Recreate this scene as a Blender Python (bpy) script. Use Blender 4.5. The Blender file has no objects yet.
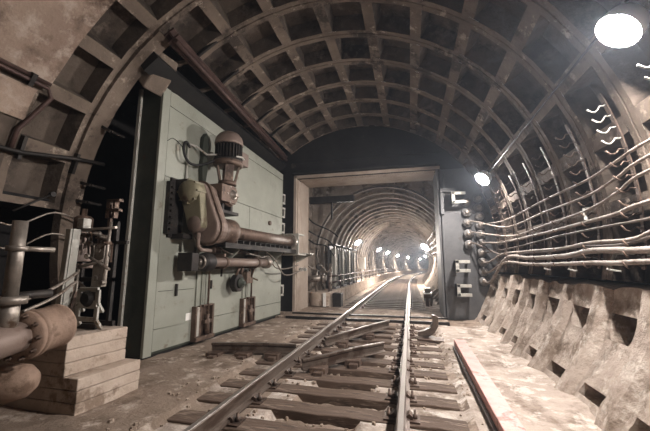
import bpy, math, random
from mathutils import Vector, Matrix, noise
random.seed(7)
sc = bpy.context.scene
col = sc.collection
PI = math.pi
R = math.radians
ORD = ['first','second','third','fourth','fifth','sixth','seventh','eighth','ninth','tenth','eleventh','twelfth',
       'thirteenth','fourteenth','fifteenth','sixteenth','seventeenth','eighteenth','nineteenth','twentieth',
       'twenty-first','twenty-second','twenty-third','twenty-fourth','twenty-fifth']

# ------------------------------------------------------------------ materials
def mat(name, c1, c2, scale=3.0, rough=.85, metal=0.0, bump=.3, c3=None, c3scale=2.0, thr=.55, c4=None, stretch=(1,1,1), bscale=None, spec=.3, soft=.08):
    m = bpy.data.materials.new(name); m.use_nodes = True
    nt = m.node_tree; N = nt.nodes; L = nt.links
    for n in list(N): N.remove(n)
    out = N.new('ShaderNodeOutputMaterial'); b = N.new('ShaderNodeBsdfPrincipled')
    L.new(b.outputs[0], out.inputs[0])
    tc = N.new('ShaderNodeTexCoord'); mp = N.new('ShaderNodeMapping'); mp.inputs['Scale'].default_value = stretch
    L.new(tc.outputs['Object'], mp.inputs[0])
    def nz(s, d=6, r=.6):
        n = N.new('ShaderNodeTexNoise'); n.inputs['Scale'].default_value = s; n.inputs['Detail'].default_value = d
        n.inputs['Roughness'].default_value = r; L.new(mp.outputs[0], n.inputs['Vector']); return n
    def ramp(src, a, z):
        r = N.new('ShaderNodeValToRGB'); r.color_ramp.elements[0].position = a; r.color_ramp.elements[1].position = z
        L.new(src, r.inputs[0]); return r
    def mix(f, a, bb):
        x = N.new('ShaderNodeMix'); x.data_type = 'RGBA'
        L.new(f, x.inputs[0])
        for s, i in ((a, 6), (bb, 7)):
            if isinstance(s, tuple): x.inputs[i].default_value = (*s, 1)
            else: L.new(s, x.inputs[i])
        return x.outputs[2]
    n1 = nz(scale); c = mix(ramp(n1.outputs['Fac'], .33, .67).outputs[0], c1, c2)
    if c3:
        n3 = nz(c3scale, 8, .68); c = mix(ramp(n3.outputs['Fac'], thr, thr + soft).outputs[0], c, c3)
    if c4:
        n4 = nz(c3scale * 2.7, 8, .7); c = mix(ramp(n4.outputs['Fac'], thr + .03, thr + .03 + soft).outputs[0], c, c4)
    L.new(c, b.inputs['Base Color'])
    b.inputs['Roughness'].default_value = rough; b.inputs['Metallic'].default_value = metal
    b.inputs['Specular IOR Level'].default_value = spec
    if bump:
        nb = nz(bscale or scale * 5, 8, .65); bp = N.new('ShaderNodeBump'); bp.inputs['Strength'].default_value = bump
        bp.inputs['Distance'].default_value = .03
        L.new(nb.outputs['Fac'], bp.inputs['Height']); L.new(bp.outputs[0], b.inputs['Normal'])
    return m
def emit(name, c, s):
    m = bpy.data.materials.new(name); m.use_nodes = True
    b = m.node_tree.nodes['Principled BSDF']; b.inputs['Base Color'].default_value = (*c, 1)
    b.inputs['Emission Color'].default_value = (*c, 1); b.inputs['Emission Strength'].default_value = s
    return m
M = {}
M['lining'] = mat('lining_concrete', (.06,.046,.036), (.12,.094,.074), 1.6, .9, bump=.5, c3=(.03,.023,.019), c3scale=1.3, thr=.5, c4=(.15,.12,.095), bscale=14, soft=.15)
M['lining_pale'] = mat('lining_concrete_pale', (.105,.08,.062), (.195,.153,.12), 1.8, .9, bump=.5, c3=(.05,.038,.03), c3scale=1.6, thr=.54, c4=(.34,.28,.225), bscale=14)
M['plaster'] = mat('plaster', (.24,.172,.135), (.36,.275,.215), 1.2, .9, bump=.6, c3=(.1,.068,.05), c3scale=1.9, thr=.48, c4=(.42,.34,.28), bscale=18, soft=.15)
M['slope'] = mat('infill_concrete', (.36,.295,.245), (.5,.425,.36), 2.2, .95, bump=.6, c3=(.22,.17,.13), c3scale=2.1, thr=.5, c4=(.58,.52,.45), bscale=13, soft=.12)
M['slope'].node_tree.nodes['Bump'].inputs['Distance'].default_value = .06
M['floor'] = mat('floor_concrete', (.2,.15,.112), (.3,.232,.18), 1.6, .95, bump=.7, c3=(.14,.1,.072), c3scale=1.5, thr=.5, c4=(.5,.42,.35), bscale=18, soft=.12)
M['endwall'] = mat('near_black_paint', (.010,.009,.009), (.022,.019,.018), 1.5, .8, bump=.2, c3=(.06,.045,.035), c3scale=2, thr=.62)  # near-black colour for the end, niche and back walls
M['portal'] = mat('portal_concrete', (.34,.275,.22), (.43,.36,.3), 1.5, .9, bump=.3, c3=(.2,.15,.115), c3scale=1.3, thr=.54, bscale=15, soft=.25)
M['tunnel'] = mat('tunnel_concrete', (.2,.165,.135), (.34,.29,.245), 1.4, .85, bump=.4, c3=(.1,.08,.065), c3scale=1.2, thr=.53, c4=(.42,.37,.32))
M['panel'] = mat('grey_panel', (.085,.085,.087), (.12,.118,.118), 3, .55, .2, .1, c3=(.07,.06,.055), c3scale=2.5, thr=.58)
M['glandgrey'] = mat('gland_grey', (.12,.115,.11), (.2,.19,.18), 4, .5, .2, .1, c3=(.08,.065,.055), c3scale=5, thr=.55)
M['leaf'] = mat('grey_green_paint', (.23,.238,.198), (.3,.305,.26), 1.1, .5, 0, .08, c3=(.17,.17,.14), c3scale=1.4, thr=.56, c4=(.13,.085,.055), bscale=20, soft=.16)
M['leafdark'] = mat('dark_green_steel', (.035,.042,.033), (.06,.065,.05), 2, .6, .2, .1, c3=(.07,.045,.03), c3scale=3, thr=.6)
M['rust'] = mat('brown_grease_steel', (.085,.056,.042), (.16,.112,.086), 4, .55, .35, .25, c3=(.05,.033,.025), c3scale=4, thr=.55, c4=(.27,.19,.14))
M['case'] = mat('brown_paint', (.15,.11,.09), (.215,.162,.135), 3, .5, .15, .15, c3=(.12,.08,.06), c3scale=3, thr=.56)
M['olive'] = mat('olive_paint', (.15,.135,.085), (.22,.195,.13), 4, .55, .1, .2, c3=(.1,.065,.045), c3scale=4, thr=.56)
M['dark'] = mat('dark_steel', (.018,.016,.015), (.04,.034,.03), 5, .55, .4, .2, c3=(.07,.045,.03), c3scale=5, thr=.6)
M['steel'] = mat('worn_steel', (.2,.175,.15), (.33,.29,.25), 6, .4, .6, .15, c3=(.12,.08,.055), c3scale=6, thr=.55)
M['light_metal'] = mat('pale_grey_paint', (.36,.35,.31), (.47,.455,.41), 4, .5, .1, .12, c3=(.22,.17,.12), c3scale=4, thr=.58)
M['white'] = mat('white_enamel', (.7,.68,.64), (.8,.78,.74), 4, .5, 0, .05)
M['rail'] = mat('rail_steel', (.1,.075,.06), (.17,.135,.11), 8, .45, .5, .2, c3=(.07,.045,.033), c3scale=5, thr=.52, stretch=(1,.2,1))
M['railtop'] = mat('polished_rail_head', (.36,.32,.29), (.47,.43,.39), 4, .36, .8, .03, stretch=(1,.1,1))
M['timber'] = mat('oily_timber', (.075,.05,.036), (.145,.1,.073), 3, .85, 0, .5, c3=(.045,.03,.022), c3scale=3, thr=.52, c4=(.23,.175,.135), stretch=(.35,2.2,2.2), bscale=12)
M['cable'] = mat('dusty_cable', (.25,.21,.18), (.36,.31,.27), 5, .6, 0, .1, c3=(.16,.12,.1), c3scale=6, thr=.56)
M['cabledark'] = mat('dark_cable', (.1,.08,.07), (.17,.14,.12), 5, .6, 0, .1)
M['black'] = mat('black_rubber_and_shade', (.008,.008,.008), (.016,.015,.014), 5, .6, 0, .05)
M['red'] = mat('pink_red_paint', (.56,.27,.24), (.68,.4,.36), 4, .6, 0, .12, c3=(.34,.17,.14), c3scale=4, thr=.57)
M['plinth'] = mat('plinth_concrete', (.39,.31,.245), (.52,.43,.355), 4, .92, bump=.5, c3=(.24,.18,.135), c3scale=3, thr=.53, bscale=20)
M['pipe'] = mat('pipe_rust', (.17,.11,.08), (.3,.21,.155), 4, .7, .1, .3, c3=(.14,.09,.062), c3scale=4, thr=.54)
M['beam'] = mat('red_oxide_steel', (.05,.03,.027), (.095,.058,.048), 5, .5, .3, .2)
M['rubble'] = mat('rubble', (.28,.21,.155), (.45,.37,.3), 6, .95, 0, .5, c3=(.13,.09,.065), c3scale=5, thr=.52)
M['trench'] = M['rubble']
M['bulb'] = emit('lamp_glass', (1.0,.935,.9), 3600)
M['bulbfar'] = emit('lamp_glass_far', (1.0,.93,.86), 3600)
M['glow'] = emit('indicator', (1,.9,.7), 12)

# ------------------------------------------------------------------ mesh builder
class MB:
    def __init__(s): s.v = []; s.f = []; s.sm = []; s.mi = []; s.cur = 0
    def add(s, vs, fs, smooth=False):
        o = len(s.v); s.v += [Vector(p) for p in vs]
        for f in fs: s.f.append([i + o for i in f]); s.sm.append(smooth); s.mi.append(s.cur)
        return s
    def hexa(s, p): return s.add(p, [(0,3,2,1),(4,5,6,7),(0,1,5,4),(1,2,6,5),(2,3,7,6),(3,0,4,7)])
    def box(s, c, d, rz=0, rot=None):
        m = rot if rot is not None else Matrix.Rotation(rz, 3, 'Z'); c = Vector(c)
        x, y, z = d[0]/2, d[1]/2, d[2]/2
        return s.hexa([c + m @ Vector(q) for q in ((-x,-y,-z),(x,-y,-z),(x,y,-z),(-x,y,-z),(-x,-y,z),(x,-y,z),(x,y,z),(-x,y,z))])
    def rng(s, a, b):
        c = [(a[i]+b[i])/2 for i in range(3)]; return s.box(c, [abs(b[i]-a[i]) for i in range(3)])
    def bar(s, p0, p1, w, h, up=(0,0,1)):
        p0, p1 = Vector(p0), Vector(p1); d = (p1-p0).normalized(); u = Vector(up)
        sx = d.cross(u)
        if sx.length < 1e-4: sx = d.cross(Vector((1,0,0)))
        sx.normalize(); uz = sx.cross(d)
        q = []
        for p in (p0, p1):
            q += [p - sx*w/2 - uz*h/2, p + sx*w/2 - uz*h/2, p + sx*w/2 + uz*h/2, p - sx*w/2 + uz*h/2]
        return s.hexa(q)
    def tube(s, pts, r, n=10, caps=True):
        pts = [Vector(p) for p in pts]; k = len(pts); rr = r if isinstance(r, (list, tuple)) else [r]*k
        prev = None; vs = []
        for i, p in enumerate(pts):
            t = (pts[min(i+1, k-1)] - pts[max(i-1, 0)]).normalized()
            if prev is None:
                a = t.cross(Vector((0,0,1)));
                if a.length < .05: a = t.cross(Vector((1,0,0)))
            else: a = prev - t*prev.dot(t)
            a.normalize(); prev = a; b = t.cross(a)
            for j in range(n):
                q = 2*PI*j/n; vs.append(p + (a*math.cos(q) + b*math.sin(q))*rr[i])
        fs = [(i*n+j, i*n+(j+1) % n, (i+1)*n+(j+1) % n, (i+1)*n+j) for i in range(k-1) for j in range(n)]
        s.add(vs, fs, True)
        if caps:
            s.add(vs[:n], [tuple(reversed(range(n)))]); s.add(vs[-n:], [tuple(range(n))])
        return s
    def lathe(s, o, ax, prof, n=20):            # prof: (radius, distance along ax)
        o = Vector(o); ax = Vector(ax).normalized(); a = ax.cross(Vector((0,0,1)))
        if a.length < .05: a = ax.cross(Vector((1,0,0)))
        a.normalize(); b = ax.cross(a)
        for (r0, t0), (r1, t1) in zip(prof, prof[1:]):
            vs = []
            for r_, t_ in ((r0, t0), (r1, t1)):
                vs += [o + ax*t_ + (a*math.cos(2*PI*j/n) + b*math.sin(2*PI*j/n))*r_ for j in range(n)]
            s.add(vs, [(j, (j+1) % n, n+(j+1) % n, n+j) for j in range(n)], True)
        for (r_, t_), rev in ((prof[0], True), (prof[-1], False)):
            if r_ > 1e-4:
                vs = [o + ax*t_ + (a*math.cos(2*PI*j/n) + b*math.sin(2*PI*j/n))*r_ for j in range(n)]
                s.add(vs, [tuple(reversed(range(n))) if rev else tuple(range(n))])
        return s
    def prism(s, poly, o, ax, ay, dz):
        o, ax, ay, dz = Vector(o), Vector(ax), Vector(ay), Vector(dz); n = len(poly)
        lo = [o + ax*x + ay*y for x, y in poly]; hi = [p + dz for p in lo]
        return s.add(lo + hi, [tuple(reversed(range(n))), tuple(range(n, 2*n))] + [(i, (i+1) % n, n+(i+1) % n, n+i) for i in range(n)])
    def build(s, name, m, parent=None, bevel=0, world=False, keep=False, fix=True):
        vs = s.v
        if parent is not None and world:
            inv = (Matrix.Translation(parent.location) @ Matrix.Rotation(parent.rotation_euler.z, 4, 'Z')).inverted()
            vs = [inv @ p for p in vs]
        off = Vector((0,0,0))
        if parent is None and not keep:
            xs = [p.x for p in vs]; ys = [p.y for p in vs]
            off = Vector(((min(xs)+max(xs))/2, (min(ys)+max(ys))/2, min(p.z for p in vs)))
            vs = [p - off for p in vs]
        me = bpy.data.meshes.new(name); me.from_pydata([tuple(p) for p in vs], [], s.f)
        me.polygons.foreach_set('use_smooth', s.sm)
        if fix:
            import bmesh
            bm = bmesh.new(); bm.from_mesh(me); bmesh.ops.remove_doubles(bm, verts=bm.verts, dist=1e-5)
            bmesh.ops.recalc_face_normals(bm, faces=bm.faces); bm.to_mesh(me); bm.free()
        if isinstance(m, (list, tuple)):
            for x in m: me.materials.append(x)
            if not fix: me.polygons.foreach_set('material_index', s.mi)
        else: me.materials.append(m)
        o = bpy.data.objects.new(name, me); col.objects.link(o); o.location = off
        if parent is not None: o.parent = parent
        if bevel:
            b = o.modifiers.new('bevel', 'BEVEL'); b.width = bevel; b.segments = 2; b.limit_method = 'ANGLE'; b.angle_limit = R(40)
        return o
def tag(o, label, cat, group=None):
    o['label'] = label; o['category'] = cat
    if group: o['group'] = group
    return o
def thing(name, label, cat, loc=(0,0,0), rz=0, group=None):
    o = bpy.data.objects.new(name, None); col.objects.link(o); o.location = loc; o.rotation_euler = (0,0,rz)
    o.empty_display_size = .1
    return tag(o, label, cat, group)
def struct(o): o['kind'] = 'structure'; return o
def copy_tree(o, parent=None):
    c = o.copy(); col.objects.link(c)
    if parent: c.parent = parent
    for ch in [x for x in bpy.data.objects if x.parent == o]: copy_tree(ch, c)
    return c
def N3(x, y, z=0, s=1.0): return noise.fractal(Vector((x*s, y*s, z*s)), 1.0, 2.0, 4)

def smooth(P, k=5):
    P = [Vector(p) for p in P]; out = []
    for i in range(len(P)-1):
        a, b, c, d = P[max(0,i-1)], P[i], P[i+1], P[min(len(P)-1,i+2)]
        for s in range(k):
            t = s/k; out.append(.5*((2*b) + (c-a)*t + (2*a-5*b+4*c-d)*t*t + (3*b-a-3*c+d)*t**3))
    return out + [P[-1]]
# ------------------------------------------------------------------ camera
cam = bpy.data.cameras.new('camera'); co = bpy.data.objects.new('camera', cam); col.objects.link(co); sc.camera = co
cam.sensor_width = 36; cam.lens = 18.0; cam.clip_start = .05; cam.clip_end = 300
co.location = (0, 0, 1.25); co.rotation_euler = (R(90 + 8.66), 0, R(14.497))

# ------------------------------------------------------------------ chamber lining: cast rings with square coffers
CX, CZ, CR = -1.38, 1.8, 3.6
RP = .82; RY0 = 3.6
def cp(Y, a, r=CR): return Vector((CX + r*math.cos(R(a)), Y, CZ + r*math.sin(R(a))))
def jr(Y, a): return .010*noise.noise(Vector((Y*3, a*.25, 0))) + .008*noise.noise(Vector((Y*11, a*.9, 3)))
def patch(mb, Y0, Y1, a0, a1, r0, r1=None, nu=1, nv=3, along='a'):
    """curved patch; r goes r0->r1 along Y ('y') or along angle ('a')"""
    r1 = r0 if r1 is None else r1
    vs = []; 
    for i in range(nu+1):
        for j in range(nv+1):
            Y = Y0 + (Y1-Y0)*i/nu; a = a0 + (a1-a0)*j/nv
            t = i/nu if along == 'y' else j/nv
            rr = r0 + (r1-r0)*t
            vs.append(cp(Y, a, rr + jr(Y, a)))
    fs = [(i*(nv+1)+j, i*(nv+1)+j+1, (i+1)*(nv+1)+j+1, (i+1)*(nv+1)+j) for i in range(nu) for j in range(nv)]
    mb.add(vs, fs, True)
def coffer(mb, Yc0, Yc1, a0, a1, solid=True, depth=.27):
    hw = .095; ha = 1.45; dt = .035; da = .45
    y0, y1 = Yc0 + hw, Yc1 - hw; b0, b1 = a0 + (ha if a0 > -10 else .01), a1 - ha      # the lowest coffers run down into the infill
    g = .012
    # flanges along both ring joints with an open groove at the joint; paler than the coffer panels
    mb.cur = 1
    patch(mb, Yc0 + g, y0, a0, a1, CR, nu=1, nv=6); patch(mb, y1, Yc1 - g, a0, a1, CR, nu=1, nv=6)
    patch(mb, Yc0, Yc0 + g, a0, a1, CR + .03, CR, nu=1, nv=6, along='y'); patch(mb, Yc1 - g, Yc1, a0, a1, CR, CR + .03, nu=1, nv=6, along='y')
    patch(mb, y0, y1, a0, b0, CR, nu=3, nv=1); patch(mb, y0, y1, b1, a1, CR, nu=3, nv=1)
    mb.cur = 0
    if not solid: return
    D = CR + depth
    Y = [(y0, y0+dt), (y1, y1-dt)]; A = [(b0, b0+da), (b1, b1-da)]
    for (ya, yb) in Y:
        vs = []
        for j in range(7):
            a = b0 + (b1-b0)*j/6; al = b0+da + (b1-b0-2*da)*j/6
            vs += [cp(ya, a, CR + jr(ya, a)), cp(yb, al, D)]
        mb.add(vs, [(2*j, 2*j+2, 2*j+3, 2*j+1) for j in range(6)])
    for (aa, ab) in A:
        vs = []
        for j in range(4):
            y = y0 + (y1-y0)*j/3; yl = y0+dt + (y1-y0-2*dt)*j/3
            vs += [cp(y, aa, CR + jr(y, aa)), cp(yl, ab, D)]
        mb.add(vs, [(2*j, 2*j+2, 2*j+3, 2*j+1) for j in range(3)])
    # back
    vs = []
    for i in range(4):
        for j in range(7):
            y = y0+dt + (y1-y0-2*dt)*i/3; a = b0+da + (b1-b0-2*da)*j/6
            vs.append(cp(y, a, D))
    mb.add(vs, [(i*7+j, i*7+j+1, (i+1)*7+j+1, (i+1)*7+j) for i in range(3) for j in range(6)], True)
rings = [RY0 + RP*k for k in range(-1, 8)]                       # 2.78 ... 9.34
secs = [88.5 + 12.5*k for k in range(-8, 11)]                    # -11.5 ... 213.5
NI = (3.86, 9.3)                                                # the open side niche behind the gate leaf
vault, wl, wr = MB(), MB(), MB()
for k in range(len(rings)-1):
    for j in range(len(secs)-1):
        a0, a1 = secs[j], secs[j+1]; mid = (a0+a1)/2
        tgt = wr if mid < 26 else (vault if mid < 151 else wl)
        if rings[k] > 3.5 and mid > 132: continue               # niche opening
        if k == 0 and mid > 176: continue                       # dark recess behind the pipes
        coffer(tgt, rings[k], rings[k+1], a0, a1)
# the double jamb ring at the niche edge
wl.cur = 1
patch(wl, 3.6, 3.86, 126, 205, CR - .05, nu=2, nv=24)
patch(wl, 3.598, 3.6, 126, 205, CR + .1, CR - .05, nu=1, nv=24, along='y')
vs = []
for j in range(25):
    a = 126 + 79*j/24; vs += [cp(3.86, a, CR - .05), cp(3.86, a, CR + .5)]
wl.add(vs, [(2*j, 2*j+2, 2*j+3, 2*j+1) for j in range(24)])
# lintel edge of niche
vs = []
for j in range(9):
    y = 3.86 + 5.5*j/8; vs += [cp(y, 138.5-6.5, CR), cp(y, 138.5-6.5, CR + .6)]
wl.add(vs, [(2*j, 2*j+2, 2*j+3, 2*j+1) for j in range(8)])
struct(vault.build('ceiling', [M['lining'], M['lining_pale']], keep=True, fix=False)); struct(wl.build('wall_left', [M['lining'], M['lining_pale']], keep=True, fix=False)); struct(wr.build('wall_right', [M['lining'], M['lining_pale']], keep=True, fix=False))
# niche chamber
nb = MB()
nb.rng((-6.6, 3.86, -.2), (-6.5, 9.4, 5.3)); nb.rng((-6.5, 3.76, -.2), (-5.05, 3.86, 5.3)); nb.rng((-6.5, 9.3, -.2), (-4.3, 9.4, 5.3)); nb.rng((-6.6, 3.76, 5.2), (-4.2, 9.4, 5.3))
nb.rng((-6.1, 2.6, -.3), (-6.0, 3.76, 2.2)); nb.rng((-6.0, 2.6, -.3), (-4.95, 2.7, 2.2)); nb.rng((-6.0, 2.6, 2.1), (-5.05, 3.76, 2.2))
struct(nb.build('wall_niche', M['endwall'], keep=True))  # walls near-black: shade behind leaf and pipes put into the colour
# smooth plaster skin before the coffered rings, on into the tunnel behind the camera
pm = MB()
def skin(mb, Y0, a0, a1, r, edge, n=30, ny=16):
    vs = []
    for i in range(ny+1):
        for j in range(n+1):
            a = a0 + (a1-a0)*j/n
            Ye = edge + .03*noise.noise(Vector((a*.3, 1, 0))) + .02*noise.noise(Vector((a*1.2, 5, 0)))
            Y = Y0 + (Ye-Y0)*i/ny
            vs.append(cp(Y, a, r + .012*noise.noise(Vector((Y*2, a*.12, 7)))))
    mb.add(vs, [(i*(n+1)+j, i*(n+1)+j+1, (i+1)*(n+1)+j+1, (i+1)*(n+1)+j) for i in range(ny) for j in range(n)], True)
    vs2 = []
    for j in range(n+1):
        p = vs[ny*(n+1)+j]; a = a0 + (a1-a0)*j/n
        vs2 += [p, cp(p.y, a, CR + .02)]
    mb.add(vs2, [(2*j, 2*j+1, 2*j+3, 2*j+2) for j in range(n)])
skin(pm, -6, 40, 149.6, 3.56, 2.94)
skin(pm, -6, 152.2, 159, 3.56, 2.82, n=8)
struct(pm.build('trim_1', M['plaster'], keep=True, fix=False))
rm = MB()
patch(rm, -6, 2.79, -40, 41, CR, nu=20, nv=30); patch(rm, -6, 2.79, 149, 215, CR, nu=20, nv=24)
struct(rm.build('wall_rear', M['lining'], keep=True, fix=False))
rb = MB(); rb.rng((-5.2, -6.1, -.5), (2.4, -6, 5.6)); struct(rb.build('wall_back', M['endwall'], keep=True))

# ------------------------------------------------------------------ right base: ring bays filled with concrete, with open pockets
sl = MB()
def sr(Y, a, base):
    return base + .03*N3(Y, a*.06, 0, 2.0) + .014*N3(Y, a*.06, 4, 7) + .05*max(0, noise.noise(Vector((Y*1.1, a*.08, 11))))*(1 if base > 3.56 else 0) - .05*max(0, (-23-a)/8)*max(0, noise.noise(Vector((Y*1.6, 2, 8))) + .3)
def tw(Y, a):                                            # uneven upper edge
    return max(0, (a + 17)/4.1) * (1.3*noise.noise(Vector((Y*1.4, 9, 1))) + .5*noise.noise(Vector((Y*6, 9, 4))))
def bil(P, n, m, rim=False):
    """P: four (Y,a,r) corners, ccw"""
    vs = []
    for i in range(n+1):
        for j in range(m+1):
            s, t = i/n, j/m
            q = [(P[0][k]*(1-s) + P[1][k]*s)*(1-t) + (P[3][k]*(1-s) + P[2][k]*s)*t for k in range(3)]
            vs.append(cp(q[0], q[1] + tw(q[0], q[1]), sr(q[0], q[1], q[2])))
    sl.add(vs, [(i*(m+1)+j, (i+1)*(m+1)+j, (i+1)*(m+1)+j+1, i*(m+1)+j+1) for i in range(n) for j in range(m)], True)
def bay(Y0, seed):
    rnd = random.Random(seed)
    B, F = 3.525, 3.585                                   # band face and bay face radii
    top, flo = -12.9, -38.0
    p1, p2 = -17.0 + rnd.uniform(-.3, .3), -21.2 + rnd.uniform(-.4, .4)
    l1, l2 = -29.6, -31.6
    bl, br = Y0 + .13, Y0 + RP - .13
    pu0, pu1 = Y0 + .18 + rnd.uniform(-.02,.02), Y0 + .63 + rnd.uniform(-.02,.02)
    pd0, pd1 = Y0 + .265, Y0 + .55
    q0, q1 = Y0 + .2, Y0 + .6
    # band (half on each side), sloping cheek, then bay
    bil([(Y0, flo, B), (bl-.05, flo, B), (bl-.05, top, B), (Y0, top, B)], 3, 24)
    bil([(bl-.05, flo, B), (bl+.03, flo, F), (bl+.03, top, F), (bl-.05, top, B)], 2, 24)
    bil([(br+.05, flo, B), (Y0+RP, flo, B), (Y0+RP, top, B), (br+.05, top, B)], 3, 24)
    bil([(br-.03, flo, F), (br+.05, flo, B), (br+.05, top, B), (br-.03, top, F)], 2, 24)
    L, Rr = bl + .03, br - .03
    bil([(L, p1, F), (Rr, p1, F), (Rr, top, F), (L, top, F)], 8, 5)
    bil([(L, p2, F), (pd0, p2, F), (pu0, p1, F), (L, p1, F)], 4, 5)
    bil([(pd1, p2, F), (Rr, p2, F), (Rr, p1, F), (pu1, p1, F)], 4, 5)
    bil([(L, l1, F), (q0, l1, F), (pd0, p2, F), (L, p2, F)], 4, 8)
    bil([(q0, l1, F), (q1, l1, F), (pd1, p2, F), (pd0, p2, F)], 4, 8)
    bil([(q1, l1, F), (Rr, l1, F), (Rr, p2, F), (pd1, p2, F)], 4, 8)
    bil([(L, l2, F), (q0, l2, F), (q0, l1, F), (L, l1, F)], 4, 3)
    bil([(q1, l2, F), (Rr, l2, F), (Rr, l1, F), (q1, l1, F)], 4, 3)
    bil([(L, flo, F), (Rr, flo, F), (Rr, l2, F), (L, l2, F)], 8, 5)
    def hole(c, d):
        n = len(c); dz = 1.22
        for i in range(n):
            (ya, aa), (yb, ab) = c[i], c[(i+1) % n]
            my = sum(q[0] for q in c)/n; ma = sum(q[1] for q in c)/n
            sh = lambda y, a: (my + (y-my)*dz, ma + (a-ma)*dz)
            ia, ib = sh(ya, aa), sh(yb, ab)
            vs = []
            for t in range(6):
                t = t/5; y, a = ya+(yb-ya)*t, aa+(ab-aa)*t; y2, a2 = ia[0]+(ib[0]-ia[0])*t, ia[1]+(ib[1]-ia[1])*t
                vs += [cp(y, a, sr(y, a, F)), cp(y2, a2, F + d)]
            sl.add(vs, [(2*t, 2*t+2, 2*t+3, 2*t+1) for t in range(5)])
        sl.add([cp(*sh(*q), F + d) for q in c], [tuple(range(n))])
    hole([(pd0, p2), (pd1, p2), (pu1, p1), (pu0, p1)], .5)
    hole([(q0, l2), (q1, l2), (q1, l1), (q0, l1)], .3)
    # ledge on top, running back into the lining
    vs = []
    for i in range(9):
        y = Y0 + RP*i/8
        t = min(1, max(0, (abs(y - (Y0+RP/2)) - .25)/.08)); rr = F + (B-F)*t
        vs += [cp(y, top + tw(y, top), sr(y, top, rr)), cp(y, -11.2, 3.9)]
    sl.add(vs, [(2*i, 2*i+2, 2*i+3, 2*i+1) for i in range(8)], True)
for k in range(-2, 7): bay(RY0 + RP*k, k + 50)
struct(sl.build('wall_right_base', M['slope'], keep=True, fix=False))

# ------------------------------------------------------------------ floor
SP = .46; S0 = 1.54                                            # sleeper pitch / first sleeper
def pale_patch(X, Y):
    k = math.floor((Y-S0)/SP)
    return X > -.40 + .3*noise.noise(Vector((k*3.1, 1, 0))) or X < -1.28 + .35*noise.noise(Vector((k*5.3, 7, 0)))
def floor_h(X, Y):
    h = -.15 + .018*N3(X, Y, 0, 1.3) + .008*N3(X, Y, 3, 6)
    if X > .75: h += .03*N3(X, Y, 9, 2.4) + .06*max(0, X-1.35)
    if -2.3 < X < .5 and Y < 8.3:
        ph = ((Y - S0)/SP) % 1.0
        gap = .28 < ph < .72
        inner = -1.6 < X < -.2
        if inner:
            h = -.185 + .012*N3(X, Y, 5, 6) if pale_patch(X, Y) else -.262 + .03*N3(X, Y, 5, 7)
        else: h = -.19 + .015*N3(X, Y, 5, 5)
        if not gap: h = min(h, -.2)
    if X < -4.6: h += .05*N3(X, Y, 1, 3)
    return h
fl = MB(); xs = [-6.5 + .06*i for i in range(int(8.5/.06)+1)]; ys = [-6 + .3*i for i in range(25)] + [1.5 + .05*i for i in range(int(7.85/.05)+1)]
vs = [(x, y, floor_h(x, y)) for y in ys for x in xs]; nx = len(xs)
fl.add(vs, [(i*nx+j, i*nx+j+1, (i+1)*nx+j+1, (i+1)*nx+j) for i in range(len(ys)-1) for j in range(nx-1)], True)
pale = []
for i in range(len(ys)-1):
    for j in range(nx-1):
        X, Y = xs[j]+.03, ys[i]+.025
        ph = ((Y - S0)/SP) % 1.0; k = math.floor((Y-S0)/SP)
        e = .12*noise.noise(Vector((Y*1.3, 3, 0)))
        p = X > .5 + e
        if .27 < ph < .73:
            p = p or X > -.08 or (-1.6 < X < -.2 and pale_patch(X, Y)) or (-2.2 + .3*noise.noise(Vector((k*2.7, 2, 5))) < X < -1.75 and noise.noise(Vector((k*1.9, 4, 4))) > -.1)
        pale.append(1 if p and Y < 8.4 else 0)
# ------------------------------------------------------------------ track curve beyond the gate
def off(Y): return max(0, Y-22)**2/640.0
def tang(Y): return max(0, Y-22)/320.0
def at(X, Y, Z): d = tang(Y); return Vector((X + off(Y), Y, Z)) if d == 0 else Vector((X*math.cos(math.atan(d))*1.0 + off(Y), Y - X*d*.0, Z))
st = [9.3 + .7*i for i in range(4)] + [12 + 1.0*i for i in range(108)]
vs = []; cols = [-3.6,-2.6,-2.2,-1.6,-.9,-.3,.4,1.0,1.8]
for y in st:
    for x in cols: vs.append(at(x, y, -.19 + .02*N3(x, y, 0, 2) - (.06 if -1.5 < x < -.2 else 0)))
nx = len(cols)
fl.add(vs, [(i*nx+j, i*nx+j+1, (i+1)*nx+j+1, (i+1)*nx+j) for i in range(len(st)-1) for j in range(nx-1)], True)
M['pale'] = mat('dusty_lit_concrete', (.33,.27,.225), (.47,.4,.34), 2.2, .95, bump=.8, c3=(.2,.155,.12), c3scale=1.9, thr=.48, c4=(.58,.52,.46), bscale=18, soft=.12)  # right strip's paleness is dust plus painted lamp light; sleeper gaps are concrete
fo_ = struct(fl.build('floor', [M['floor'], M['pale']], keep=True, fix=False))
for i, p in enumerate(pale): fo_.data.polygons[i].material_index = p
# threshold of the gate
th = MB(); th.rng((-3.9, 8.45, -.3), (-1.78, 10.5, -.1)); th.rng((-1.62, 8.45, -.3), (-.2, 10.5, -.1)); th.rng((-.04, 8.45, -.3), (.85, 10.5, -.1))
struct(th.build('trim_2', M['floor'], keep=True, bevel=.012))
te = MB(); te.rng((-3.25, 8.39, -.24), (-1.76, 8.45, -.085)); te.rng((-1.64, 8.39, -.24), (-.18, 8.45, -.085)); te.rng((-.06, 8.39, -.24), (.85, 8.45, -.085))
te.rng((-3.25, 8.9, -.1), (-1.76, 9.0, -.06)); te.rng((-1.64, 8.9, -.1), (-.18, 9.0, -.06)); te.rng((-.06, 8.9, -.1), (.85, 9.0, -.06))
struct(te.build('trim_3', M['dark'], keep=True))

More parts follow.
